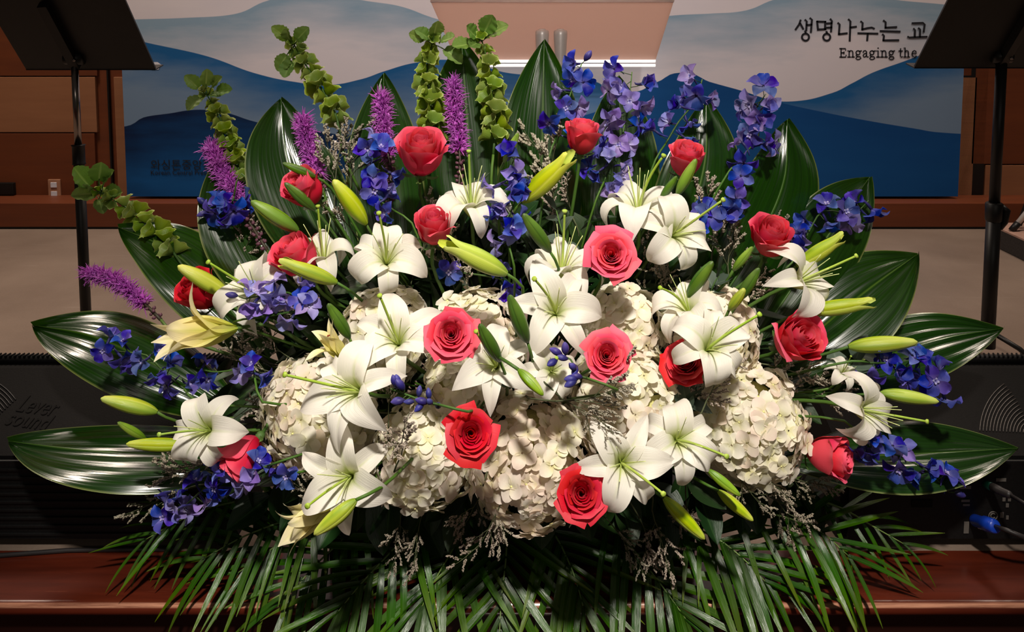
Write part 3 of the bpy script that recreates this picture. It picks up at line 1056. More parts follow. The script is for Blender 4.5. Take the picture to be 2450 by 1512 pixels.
# connectors, prints and cables of the right monitor
root = thing('audio_plug', 'black audio plug with a teal ring in the monitor panel', 'plug', panel_pt(2358, 1160))
a, b = panel_pt(2358, 1158, 0.0), P(2420, 1186, 1.405)
dv = (b - a).normalized()
part(root, 'teal_ring', MB().tube([a, a + dv * .016], .0085, 14).mesh('teal_ring', M_TEAL))
part(root, 'barrel', MB().tube([a + dv * .016, a + dv * .034, a + dv * .036, a + dv * .055, a + dv * .06], [.0085, .0085, .0075, .0075, .005], 14).mesh('barrel', M_CABLE))
e = a + dv * .06
part(root, 'cable', MB().tube([e, e + dv * .05 + Vector((0, 0, -.006)), P(2475, 1230, 1.37), P(2540, 1300, 1.39), Vector((1.25, 1.42, .006)), Vector((1.7, 1.42, .006))], .004, 8).mesh('cable', M_CABLE))
root = thing('speaker_plug', 'bright blue speaker plug with a grey cable in the monitor panel', 'plug', panel_pt(2330, 1250))
a, b = panel_pt(2330, 1244, 0.0), P(2408, 1268, 1.375)
dv = (b - a).normalized()
part(root, 'body', MB().tube([a, a + dv * .004, a + dv * .03, a + dv * .036, a + dv * .062, a + dv * .066], [.010, .012, .012, .0145, .0135, .010], 16).mesh('body', M_BLUE_PLUG))
sd = dv.cross(Vector((0, -1, 0.3))).normalized()
for i in range(4):
    c = a + dv * (.008 + i * .0055) + Vector((0, -.0085, -.0085))
    part(root, 'grip_tooth', MB().box(c, (.003, .003, .004)).mesh('grip_tooth', M_SILVER, flat=True))
e = a + dv * .066
part(root, 'cable', MB().tube([e, e + dv * .03, P(2450, 1285, 1.37), P(2500, 1310, 1.38), Vector((1.2, 1.4, .006)), Vector((1.7, 1.39, .006))], .0045, 8).mesh('cable', M_CABLE))


def prints(root):
    spots = [(2310, 1166, 26, 8), (2310, 1198, 20, 6), (2312, 1208, 16, 5), (2206, 1205, 50, 18), (2402, 1195, 7, 9), (2415, 1195, 7, 9), (2410, 1209, 7, 10), (2397, 1232, 8, 14), (2410, 1238, 6, 10), (2312, 1262, 12, 30), (2395, 1148, 24, 8)]
    for px, py, w_, h_ in spots:
        a, b = panel_pt(px - w_ / 2, py, .001), panel_pt(px + w_ / 2, py, .001)
        part(root, 'printed_mark', MB().box(((a.x + b.x) / 2, a.y, a.z), (b.x - a.x, .001, h_ / F * 1.5)).mesh('printed_mark', M_PRINT if w_ < 30 else M_PLASTIC, flat=True))
    a = panel_pt(2376, 1234, .002)
    part(root, 'certification_ring', MB().tube([a + Vector((.009 * math.cos(2 * PI * i / 20), 0, .009 * math.sin(2 * PI * i / 20))) for i in range(21)], .0011, 6).mesh('ring', M_PRINT))
    part(root, 'certification_letter', MB().tube([a + Vector((.005 * math.cos(math.radians(t)), 0, .005 * math.sin(math.radians(t)))) for t in range(40, 321, 28)], .0012, 6).mesh('c', M_PRINT))


prints(mr)
o = obj('speaker_cable', MB().tube([Vector((-1.9, 1.43, .0046)), Vector((-1.2, 1.455, .0046)), Vector((-1.05, 1.44, .0046)), Vector((-.92, 1.455, .0046)), Vector((-.8, 1.458, .0046)), Vector((-.7, 1.459, .0046))], .0045, 8).mesh('cable', M_CABLE))
tag(o, 'thin grey cable lying along the floor before the lettered monitor', 'cable')
o.matrix_basis = Matrix.Identity(4)

# ------------------------------------------------------------------ the arrangement: container
FOAM = Vector((0.0, 1.53, 0.0))
tray = thing('flower_tray', 'low black tray of floral foam hidden under the flowers', 'tray', FOAM)
part(tray, 'tray', MB().box((0, 1.53, 0.05), (0.74, 0.24, 0.1), bev=0.012).mesh('tray', M_TRAY, flat=True))
part(tray, 'foam', MB().box((0, 1.53, 0.15), (0.66, 0.19, 0.14), bev=0.02).mesh('foam', M_FOAM, flat=True))


def Dep(px, py):
    """how far the front of the bouquet stands from the camera at a pixel"""
    return 1.22 + 0.36 * clamp((1000 - py) / 850) + 0.24 * ((px - 1225) / 1150) ** 2 + 0.05 * clamp((py - 1150) / 150)


def px2m(px, d):
    return px * d / F


def root_pt(p):
    """where a stem enters the foam"""
    return Vector((clamp(p.x * 0.33, -0.3, 0.3) + R.uniform(-.02, .02), 1.53 + R.uniform(-.07, .07), 0.2))


def stem_mesh(p, axis, r=0.0035, r2=None, back=0.06, mat=None, name='stem', base=None):
    base = base if base is not None else root_pt(p)
    a = p - axis * min(back, (p - base).length * .35)
    mid = lerp(a, base, 0.5) + Vector((0, 0.02, 0.03))
    pts = [p, lerp(p, a, .5), a]
    pts = [base, lerp(base, mid, .5), mid, lerp(mid, a, .55), a, p]
    q = [bez(pts, i / 11) for i in range(12)]
    return MB().tube(q, [lerp(r2 or r * 1.1, r, i / 11) for i in range(12)], 6).mesh(name, mat or M_STEM), base


# ------------------------------------------------------------------ broad glossy leaves
def broad_leaf(label, tip, base, wpx, dtip, dbase, nrm, bow=(0, 0, 0), asym=0.0, twist=0.0, fold=0.12, curl=0.0, wpow=1.12):
    a, b = P(base[0], base[1], dbase), P(tip[0], tip[1], dtip)
    mid = (a + b) / 2
    r_, u_, t_ = basis(mid)
    N = (r_ * nrm[0] + u_ * nrm[1] + t_ * nrm[2]).normalized()
    off = r_ * bow[0] + u_ * bow[1] + t_ * bow[2]
    ctrl = [a, lerp(a, b, .33) + off * .8, lerp(a, b, .68) + off, b]
    W = px2m(wpx, (dtip + dbase) / 2) / 2
    ridge = .0022 if tip[1] > 600 else .0
    L = (b - a).length
    rt = Vector((clamp(a.x * .4, -.3, .3), 1.56, .2))
    root = thing('broad_leaf', label, 'leaf', rt, 'broad glossy leaves fanned out behind the flowers')

    def fn(u, t):
        c = bez(ctrl, t)
        tg = tan(ctrl, t)
        s = tg.cross(N).normalized()
        n2 = s.cross(tg).normalized()
        tw = twist * t
        s2 = s * math.cos(tw) + n2 * math.sin(tw)
        n3 = n2 * math.cos(tw) - s * math.sin(tw)
        w_ = W * (math.sin(PI * clamp(0.06 + 0.94 * t) ** wpow) ** 0.85 if t < 1 else 0)
        w_ = max(w_, 0.0008)
        au = abs(u)
        z = fold * w_ * au - 0.10 * w_ * au * au * 1.8 + curl * w_ * au ** 3 + ridge * math.sin(u * 19 + 1.5 * t) * (1 - au) + .012 * W / .06 * math.sin(t * 5 + u * 2.0) * au
        return c + s2 * (u * w_ * (1 + asym * u)) + n3 * z
    M = Matrix.Translation(-rt)
    part(root, 'blade', MB().grid(fn, 28, 34).mesh('blade', M_LEAF))
    ribp = [bez(ctrl, t / 14) - N * 0.0012 for t in range(15)]
    part(root, 'midrib', MB().tube(ribp, [lerp(.0035, .0008, i / 14) for i in range(15)], 6).mesh('midrib', M_STEM))
    stp = [rt, lerp(rt, a, .5) + Vector((0, .02, .02)), a, bez(ctrl, .06)]
    part(root, 'stalk', MB().tube([bez(stp, i / 8) for i in range(9)], .004, 6).mesh('stalk', M_STEM))


LEAVES = [
    ('broad glossy leaf lying low over the lettered monitor, streaked with white shine', (20, 1056), (590, 1092), 215, 1.43, 1.41, (-.12, .68, .72), (0, -.008, .03), -.05, .1),
    ('broad dark leaf under the blue delphinium that points at the lettered monitor', (78, 778), (560, 985), 205, 1.56, 1.47, (.15, .3, .95), (0, .03, .02), 0, -.1),
    ('broad dark leaf behind the green bell spire that leans over the grey floor', (283, 543), (640, 860), 200, 1.62, 1.50, (.2, .25, .95), (.02, .03, 0), 0, 0),
    ('broad leaf behind the longest leaning purple liatris', (532, 360), (720, 780), 237, 1.66, 1.52, (.28, -.3, 1), (-.01, 0, 0), 0, 0),
    ('broad upright leaf with curled tip behind the shaded purple liatris', (672, 236), (850, 720), 220, 1.68, 1.53, (.15, -.32, 1), (-.035, .01, 0), 0, .2),
    ('broad upright leaf behind the purple liatris and blue delphinium pair', (918, 176), (965, 760), 199, 1.70, 1.54, (.1, -.32, 1), (-.01, 0, 0), 0, 0),
    ('broad upright leaf between the two tallest green bell spires', (1104, 95), (1150, 740), 237, 1.71, 1.54, (0, -.32, 1), (0, 0, 0), 0, 0),
    ('broad upright leaf with a needle tip in front of the silver lectern posts', (1302, 96), (1290, 740), 215, 1.71, 1.54, (0, -.32, 1), (0, 0, 0), 0, 0),
    ('broad upright leaf behind the thickest violet delphinium spike', (1480, 182), (1450, 740), 199, 1.70, 1.54, (-.05, -.32, 1), (.012, 0, 0), 0, 0),
    ('broad upright leaf behind the rose with a lily bud across it', (1690, 236), (1560, 740), 206, 1.68, 1.53, (.1, -.32, 1), (.032, 0, 0), 0, 0),
    ('broad upright leaf behind the palest delphinium spike', (1884, 286), (1680, 780), 214, 1.66, 1.52, (.15, -.3, 1), (.045, 0, 0), 0, 0),
    ('broad leaf behind the arching blue delphinium, tip curled over the step', (2081, 424), (1780, 860), 196, 1.63, 1.51, (.2, .0, .95), (.015, .03, 0), 0, 0),
    ('broad leaf with a shiny lower edge against the grey floor near the black pole', (2196, 608), (1800, 930), 225, 1.58, 1.48, (.05, .6, .8), (0, .01, .02), 0, .15),
    ('broad dark leaf reaching over the monitor with moulded arcs', (2400, 786), (1860, 960), 172, 1.53, 1.46, (-.1, .55, .85), (0, .02, .02), 0, .1),
    ('broad glossy leaf lying low in front of the monitor with moulded arcs', (2436, 1073), (1830, 1100), 185, 1.42, 1.41, (.12, .68, .72), (0, -.002, .02), 0, .05),
]
for (lb, tip, base, wpx, dt, db, nr, bow, asy, fold) in LEAVES:
    broad_leaf(lb, tip, base, wpx, dt, db, nr, bow, asy, 0.0, 0.12 + fold * .5)


# ------------------------------------------------------------------ hydrangeas
def hyd_floret(seed):
    r = random.Random(seed)
    k = MB()
    for q in range(4):
        a = q * PI / 2 + r.uniform(-.15, .15)
        ln, wd = r.uniform(.92, 1.1), r.uniform(.50, .58)
        cup, tiltp = r.uniform(.05, .35), r.uniform(-.15, .25)
        wav = r.uniform(0, 6)

        def fn(u, t):
            ww = wd * math.sin(PI * clamp(.08 + .86 * t)) ** .62
            if t > .985:
                ww = wd * .30
            x = .06 + ln * t
            z = tiltp * t + cup * (u * u * ww) - cup * .8 * t * t + .05 * math.sin(5 * t + wav + 2 * u)
            return (x, u * ww, z + .02 * q)
        k.grid(fn, 5, 5, Matrix.Rotation(a, 4, 'Z'))
    return k


HF = [[hyd_floret(s).mesh('floret', mt) for s in range(6)] for mt in (M_HYD, M_HYD_PINK)]
HEYE = MB().tube([Vector((0, 0, -.02)), Vector((0, 0, .04)), Vector((0, 0, .09))], [.09, .10, .03], 6).mesh('eye', M_HYD_EYE)
HYD = [
    ('white hydrangea head left of the others, beside the pink rose seen from behind', 770, 985, 150, .92, 0),
    ('white hydrangea head under the wide lily that faces up to the roses', 925, 800, 118, .9, 0),
    ('white hydrangea head behind the rose with the tight spiral heart', 1140, 805, 122, .9, 0),
    ('white hydrangea head partly behind the stalk of the rose with darker rims', 1482, 785, 108, .9, 0),
    ('white hydrangea head under the lily that hides half a rose', 1690, 800, 132, .95, 0),
    ('large white hydrangea head at the right shoulder, above the two lowest lily buds', 1782, 1010, 152, .95, 0),
    ('white hydrangea head below the dark blue delphinium buds', 1012, 1085, 135, 1.0, 0),
    ('largest white hydrangea head, blushed pink, between the two lowest roses', 1272, 1095, 168, .95, 1),
    ('cream hydrangea head crossed by a dry statice spray', 1500, 960, 150, .95, 0),
    ('small white hydrangea head tucked between the centre lilies and the pointed rose', 1112, 905, 100, .95, 0),
]


def fib(n):
    g = PI * (3 - math.sqrt(5))
    for i in range(n):
        z = 1 - 2 * (i + .5) / n
        r = math.sqrt(1 - z * z)
        yield Vector((r * math.cos(g * i), r * math.sin(g * i), z))


for (lb, px, py, rpx, asp, pink) in HYD:
    d = Dep(px, py) + 0.075
    c = P(px, py, d)
    r = px2m(rpx, d) * .93
    sm, base = stem_mesh(c + Vector((0, .04, 0)), vdir(c, (0, .3, .6)), .005)
    root = thing('hydrangea', lb, 'flower', base, 'hydrangea heads massed in the middle')
    part(root, 'stem', sm)
    _, _, tw = basis(c)
    core = MB().grid(lambda u, t: (math.cos(PI * u) * math.sin(PI * t) * .72, math.sin(PI * u) * math.sin(PI * t) * .72, math.cos(PI * t) * .72), 16, 10).mesh('core', M_HYD_EYE)
    part(root, 'core', core, Matrix.Translation(c) @ Matrix.Scale(r, 4))
    fs = 0.0218
    N = int(4 * PI * r * r / (fs * fs * 1.42))
    for v in fib(N):
        if v.dot(tw) < -.3:
            continue
        v = (v + Vector((R.uniform(-.1, .1), R.uniform(-.1, .1), R.uniform(-.1, .1)))).normalized()
        bump = R.uniform(.86, 1.04) + .05 * math.sin(v.x * 9 + px) * math.sin(v.z * 8 + py)
        pos = c + v * (r * bump)
        ax = (v + Vector((R.uniform(-.35, .35), R.uniform(-.35, .35), R.uniform(-.35, .35)))).normalized()
        M = frame(pos, ax, fs * R.uniform(.85, 1.2), R.uniform(0, 6.3))
        fo = part(root, 'floret', HF[pink if R.random() < .8 else 1 - pink][R.randrange(6)], M)
        if v.dot(tw) > .1 and R.random() < .5:
            obj('eye', HEYE, None, fo)


# ------------------------------------------------------------------ roses
def rose_meshes(kind, seed, mat):
    """petals from the tight heart outwards; kind: 'open' seen from above, 'cup' seen from the side"""
    r = random.Random(seed)
    out = []
    N = 24
    for i in range(N):
        s = i / (N - 1)
        th = i * 2.399 + r.uniform(-.2, .2)
        if kind == 'open':
            rm = .10 + .66 * s ** .95
            zt = .20 + .22 * math.sin(PI * min(1, s * 1.1)) - .10 * s + r.uniform(-.025, .025)
            curl = (.12 + .95 * clamp((s - .1) / .9) ** 1.5) * r.uniform(.75, 1.15)
        else:
            rm = .09 + .56 * s ** .9
            zt = .62 + .10 * math.sin(PI * s) - .10 * s ** 3 + r.uniform(-.03, .03)
            curl = clamp((s - .3) / .7) ** 1.6 * r.uniform(.15, .72)
        wd = lerp(1.75, .92, s ** .6)
        zb_ = -.75 if kind == 'open' else -.92
        tipx = r.uniform(.5, 1.2)
        ph = r.uniform(0, 6)

        def fn(u, t, rm=rm, zt=zt, curl=curl, wd=wd, th=th, s=s, tipx=tipx, ph=ph):
            au = abs(u)
            drop = .20 * au ** 2.6 * (.4 + .6 * s)
            q = clamp((t - .62) / .38)
            rr = rm * (1 - (1 - t) ** 2.4) ** .62
            z = zb_ + (zt - zb_) * t - drop * t * t * (zt - zb_) * .75
            if kind == 'cup' and s > .3:
                rr *= 1 + .22 * math.sin(PI * t ** .8) * s
            fl = curl * q * q
            rr += fl * (.30 + .14 * s) * (1 + .15 * au)
            z -= fl * fl * (.16 if kind == 'open' else .26)
            rr += .09 * s * tipx * q * (1 - au) ** 2
            rr += .035 * u * (1 - s * .4) + .012 * math.sin(u * 7 + ph) * q * (.4 + s)
            # folded rim at the shoulders makes the points of a rose petal
            rr += .10 * curl * q * au ** 3 * s
            an = th + u * wd * (.42 + .58 * math.sin(PI * .5 * min(1, t * 1.45)))* (1 - .30 * q * q * (.35 + .65 * s))
            return (rr * math.cos(an), rr * math.sin(an), z)
        out.append(MB().grid(fn, 14, 10).mesh('petal', mat))
    return out


ROSE = {}
for mt, nm in ((M_ROSE, 'p'), (M_ROSE_RED, 'r')):
    for s in range(2):
        ROSE['open', nm, s] = rose_meshes('open', 3 + s, mt)
        ROSE['cup', nm, s] = rose_meshes('cup', 11 + s, mt)
CALYX = MB().tube([Vector((0, 0, -1.12)), Vector((0, 0, -1.05)), Vector((0, 0, -.92)), Vector((0, 0, -.78))], [.1, .16, .2, .12], 10).mesh('calyx', M_SEPAL)
SEPAL = MB().grid(lambda u, t: ((.12 + .5 * math.sin(t * 1.9)), u * .085 * math.sin(PI * clamp(.15 + .85 * t)) , -.94 + .35 * t * t * (1 if t < .7 else .7)), 4, 8).mesh('sepal', M_SEPAL)
ROSES = [
    ('pink rose with rolled back outer petals, seen from the side before the upright leaves', 1008, 372, 136, (0.02, .78, .6), 'cup', 'p', 0),
    ('tall pink rose standing between the two blue delphinium spikes', 1392, 330, 100, (.1, .93, .32), 'cup', 'p', 1),
    ('pink rose with a green lily bud across its front', 1641, 385, 102, (.15, .85, .5), 'cup', 'p', 0),
    ('plump pink rose under the spread white lily and above the split yellow bud', 1037, 547, 108, (.02, .75, .62), 'cup', 'p', 1),
    ('coral rose with two dark lily buds crossing it', 730, 456, 112, (-.55, .55, .55), 'cup', 'p', 0),
    ('coral rose with a pale green opening bud across it', 712, 618, 128, (-.45, .7, .45), 'cup', 'p', 1),
    ('deep red rose behind a large yellow green bud', 482, 700, 116, (-.6, .6, .45), 'cup', 'r', 0),
    ('open pink rose with darker rims, above the statice and the hydrangeas', 1462, 608, 128, (.02, .22, 1), 'open', 'p', 0),
    ('open pink rose with the tight spiral heart, beside two dark green buds', 1079, 798, 130, (-.02, .12, 1), 'open', 'p', 1),
    ('open rose beside the small violet delphinium buds, half ringed by a white petal', 1452, 849, 122, (.1, .12, 1), 'open', 'p', 0),
    ('red rose half hidden by a long white lily petal', 1640, 866, 118, (-.2, .35, .9), 'open', 'r', 1),
    ('bright pink rose beside the arching blue delphinium', 1842, 572, 116, (.25, .7, .65), 'cup', 'p', 0),
    ('large pink rose tilted towards the shiny leaves, above the cream statice', 1903, 814, 136, (.5, .35, .8), 'cup', 'p', 1),
    ('pink rose facing away sideways beside the lowest blue delphinium', 1980, 1090, 122, (.88, .05, .35), 'cup', 'p', 0),
    ('pink rose seen from behind under a drooping white lily', 582, 1090, 122, (-.6, -.55, .08), 'cup', 'p', 1),
    ('dark centred red rose with pointed petals among the hydrangeas', 1127, 1037, 132, (.04, 0, 1), 'open', 'r', 0),
    ('red rose lowest of all, beside the lily with dotted petals', 1391, 1180, 136, (.02, .02, 1), 'open', 'r', 1),
]
for (lb, px, py, wpx, ax, kind, col, var) in ROSES:
    d = Dep(px, py) - (.135 if kind == 'open' and 'hidden' not in lb else .085 if 'plump' in lb else .045)
    c = P(px, py, d)
    A = vdir(c, ax)
    sc = px2m(wpx, d) / (2.22 if kind == 'open' else 1.84)
    cpos = c + A * sc * (-.05 if kind == 'open' else .1)
    tail = cpos - A * sc * 1.05
    sm, base = stem_mesh(tail, A, .0035, .004, .05)
    root = thing('rose', lb, 'rose', base, 'pink and red roses')
    part(root, 'stem', sm)
    M = frame(cpos, A, sc, R.uniform(0, 6.3))
    for me in ROSE[kind, col, var]:
        part(root, 'petal', me, M)
    cl = part(root, 'calyx', CALYX, M)
    for i in range(5):
        obj('sepal', SEPAL, Matrix.Rotation(i * 2 * PI / 5, 4, 'Z'), cl)


# ------------------------------------------------------------------ lilies
def tepal(W, ph0, ph1, seed, mat, bias=.55, chan=.25, name='petal'):
    r = random.Random(seed)
    n = 22
    pts = [(0.02, 0.0)]
    phs = []
    for i in range(n + 1):
        t = i / n
        ph = math.radians(lerp(ph0, ph1, smooth(clamp((t - .08) / .92) ** (1 / (bias * 2)))) if ph1 > 90 else lerp(ph0, ph1, clamp((t - .45) / .55) ** 2.0))
        phs.append(ph)
        if i < n:
            pts.append((pts[-1][0] + math.sin(ph) / n, pts[-1][1] + math.cos(ph) / n))
    tw = r.uniform(-.55, .55)
    ruf, rp = r.uniform(.025, .05), r.uniform(0, 6)
    sway = r.uniform(-.05, .05)

    def fn(u, t):
        i = min(int(t * n), n)
        f = t * n - i
        a = pts[i]
        b = pts[min(i + 1, n)]
        x, z = lerp(a[0], b[0], f), lerp(a[1], b[1], f)
        ph = phs[i]
        ww = W * (math.sin(PI * clamp(t * .95 + .05) ** .95) ** .95) * (1.06 - .12 * t) if t < .995 else .004
        ww = max(ww, .018 if t < .5 else .003)
        nx, nz = -math.cos(ph), math.sin(ph)
        au = abs(u)
        o = ww * (chan * (1 - t * 1.1) * au ** 1.6 * 1.6) - .03 * (1 - au) ** 2 * math.sin(PI * t) + ruf * math.sin(9 * t + rp + (2.5 if u > 0 else 0)) * au * au * math.sin(PI * t)
        k_ = tw * t * t
        y = u * ww * math.cos(k_) + sway * t * t
        o += u * ww * math.sin(k_)
        return (x + nx * o, y, z + nz * o)
    return MB().grid(fn, 10, 20).mesh(name, mat)


LT = {}
for nm, mt in (('w', M_LILY), ('i', M_LILY_IVORY)):
    for rc in (0, 1, 2, 3):             # 0 half closed trumpet .. 3 strongly rolled back
        pe = [(7, 64), (15, 150), (17, 190), (20, 215)][rc]
        LT[nm, rc, 'in'] = [tepal(.205 if rc else .19, pe[0], pe[1] + dd, 100 + rc * 10 + i, mt, .55 if rc else .5) for i, dd in enumerate((0, 18, -18))]
        LT[nm, rc, 'out'] = [tepal(.14 if rc else .13, pe[0] + 2, pe[1] + 10 + dd, 200 + rc * 10 + i, mt, .6 if rc else .5) for i, dd in enumerate((0, 20, -15))]


def curve_tube(dirx, L, bend, r0, r1, n=10):
    pts = []
    for i in range(n + 1):
        t = i / n
        pts.append(Vector((dirx * t * L * .28 + bend * t * t * L, 0, t * L * (1 - .12 * abs(bend) * t))))
    return MB().tube(pts, [lerp(r0, r1, i / n) for i in range(n + 1)], 6)


FIL = [curve_tube(d_, .72, b_, .011, .005).mesh('filament', M_FILAMENT) for d_, b_ in ((.5, .05), (.8, .1), (.65, -.02))]
ANTH = MB().tube([Vector((-.06, 0, .66)), Vector((0, 0, .70)), Vector((.08, 0, .66))], [.012, .022, .012], 6).mesh('anther', M_ANTHER)


def pistil_mesh(bend):
    k = curve_tube(.05, .98, bend, .02, .016, 14)
    e = Vector((.05 * .98 * .28 + bend * .98, 0, .98 * (1 - .12 * abs(bend))))
    k.tube([e - Vector((bend * .02, 0, .015)), e, e + Vector((bend * .03, 0, .022)), e + Vector((bend * .04, 0, .03))], [.016, .034, .034, .012], 8)
    return k.mesh('pistil', M_PISTIL)


PIS = [pistil_mesh(b) for b in (.05, .3, .5)]
# label, base px, axis in the view, petal length px, openness, colour, roll deg, pistil bend, pistil roll, depth offset
LILIES = [
    ('white lily spread flat above the plump rose and behind a violet delphinium', 1129, 518, (-.05, .86, .5), 142, 2, 'w', 20, 0, 0, -.02),
    ('white lily with level petals above the open rose with darker rims', 1527, 528, (0, .88, .48), 150, 2, 'w', 45, 1, -90, 0),
    ('white lily with drooping petals under the level lily, style pointing sideways', 1606, 565, (.35, .25, .9), 138, 2, 'w', 10, 2, -60, -.03),
    ('wide white lily with a rolled petal, between two rose stems above the hydrangeas', 925, 632, (.02, .42, .9), 142, 2, 'w', 0, 1, 20, -.02),
    ('white lily arching beside the open rose with darker rims, dark bud before it', 1343, 672, (.05, .82, .55), 155, 2, 'w', 15, 0, 0, 0),
    ('broad white lily facing out above the centre hydrangeas', 1330, 752, (0, .28, .96), 150, 1, 'w', 30, 1, 60, -.05),
    ('white lily with a greenish throat beside the rose with the tight spiral heart', 955, 825, (-.12, .36, .92), 150, 1, 'w', 10, 1, 30, -.05),
    ('white lily behind the small dark green bud at the bouquet centre', 1188, 880, (-.12, .25, .95), 135, 1, 'w', 0, 1, 40, -.05),
    ('white lily with its style cut short, beside the small violet delphinium buds', 1318, 888, (.1, .15, .98), 112, 2, 'w', 30, 0, 0, -.045),
    ('white lily whose long petal crosses the half hidden red rose', 1690, 838, (.25, .3, .92), 148, 2, 'w', 50, 2, -70, -.065),
    ('white lily folded upward above the lily that crosses the red rose', 1652, 755, (-.3, .6, .7), 130, 2, 'w', 0, 1, 180, -.02),
    ('white lily in profile above the large tilted pink rose, stamens spread', 1893, 682, (.72, .42, .5), 138, 2, 'w', 20, 1, -90, -.03),
    ('white lily in profile above the pink rose that faces sideways', 2038, 975, (.82, 0, .5), 135, 2, 'w', 0, 1, -110, -.05),
    ('white lily tangled with lavender delphinium, beside the coral rose', 622, 705, (-.45, .35, .8), 142, 2, 'w', 15, 1, 70, 0),
    ('white lily peeping from behind the coral rose', 776, 640, (-.1, .85, .5), 135, 2, 'w', 40, 0, 0, .03),
    ('white lily drooping over the rose seen from behind', 505, 1030, (-.4, .12, .9), 135, 2, 'w', 30, 1, 110, -.05),
    ('large white lily with a very long green style over the leftmost hydrangea', 865, 938, (-.5, .15, .85), 162, 1, 'w', 0, 2, 90, -.07),
    ('white lily above the bright bud at the lower left of the hydrangeas', 842, 1140, (-.3, -.05, .95), 158, 1, 'w', 10, 1, 140, -.07),
    ('white lily with dotted petals beside the lowest red rose', 1485, 1108, (.12, .0, .98), 150, 1, 'w', 35, 2, -130, -.07),
    ('white lily with a tall curled petal above the lowest lily buds', 1618, 1055, (.18, .1, .96), 145, 2, 'w', 0, 2, -120, -.06),
    ('ivory lily just opening, trumpet lying on its side beside the fallen purple liatris', 566, 786, (-.95, .02, .3), 196, 0, 'i', 60, 0, 0, -.05),
    ('half open ivory lily with a brown anther at the edge of the hydrangeas', 828, 862, (-.5, .72, .45), 118, 0, 'i', 0, 0, 0, -.03),
    ('half open ivory lily hanging beside the bright lower bud', 812, 1196, (-.85, -.35, .35), 168, 0, 'i', 30, 0, 0, -.05),
    ('small white lily almost buried in cream statice', 2012, 900, (.3, .6, .7), 62, 2, 'w', 0, 0, 0, .0),
]
for n_, (lb, px, py, ax, Lp, rc, colr, roll, pb, proll, doff) in enumerate(LILIES):
    d = Dep(px, py) - .02 + doff
    c = P(px, py, d)
    A = vdir(c, ax)
    L = px2m(Lp * (1.22 if rc else 1.0), d)
    sm, base = stem_mesh(c, A, .0035, .004, .06)
    root = thing('lily', lb, 'lily', base, 'white and ivory lilies')
    part(root, 'stem', sm)
    M = frame(c, A, L, math.radians(roll))
    for i in range(3):
        a = i * 2 * PI / 3
        rot = Matrix.Rotation(a + R.uniform(-.1, .1), 4, 'Z')
        part(root, 'petal', LT[colr, rc, 'in'][(i + n_) % 3], M @ rot)
        rot2 = Matrix.Rotation(a + PI / 3 + R.uniform(-.1, .1), 4, 'Z')
        part(root, 'petal', LT[colr, rc, 'out'][(i + n_) % 3], M @ rot2 @ Matrix.Translation(Vector((0, 0, -.012))))
    if rc > 0:
        ps = frame(c, A, L, math.radians(proll))
        part(root, 'pistil', PIS[pb], ps)
        for i in range(6):
            part(root, 'filament', FIL[R.randrange(3)], M @ Matrix.Rotation(i * PI / 3 + R.uniform(-.2, .2), 4, 'Z'))
    elif 'anther' in lb:
        fo = part(root, 'filament', FIL[2], M)
        obj('anther', ANTH, None, fo)


# ------------------------------------------------------------------ lily buds
def bud_shell(mat, opened, seed):
    r = random.Random(seed)
    out = []
    for q in range(3):
        a0 = q * 2 * PI / 3
        ex = opened * r.uniform(.7, 1.2)

        def fn(u, t, a0=a0, ex=ex):
            rad = .13 * (math.sin(PI * clamp(.03 + .90 * t) ** .82) ** .72)
            if t > .97:
                rad = .012
            rad *= 1 + .10 * (1 - u * u) - .05 * abs(u) ** 6
            rad += .03 * math.exp(-((u) / .16) ** 2) * math.sin(PI * t) * .35
            fl = ex * clamp((t - .72) / .28) ** 2
            rad += fl * .10
            wrap = 1.06 * (1 - .75 * clamp((t - .74) / .26) ** 1.5 * (1 if ex > 0 else 0))
            a = a0 + u * PI / 3 * wrap
            return (rad * math.cos(a), rad * math.sin(a), t * (1 + .04 * q * opened) - .0 * ex)
        out.append(MB().grid(fn, 10, 22).mesh('tepal', mat))
    return out


BUDM = {(c_, o_): bud_shell(m_, o_ * .8, 5) for c_, m_ in (('y', M_BUD_Y), ('g', M_BUD_G), ('m', M_BUD_M), ('i', M_LILY_IVORY)) for o_ in (0, 1)}
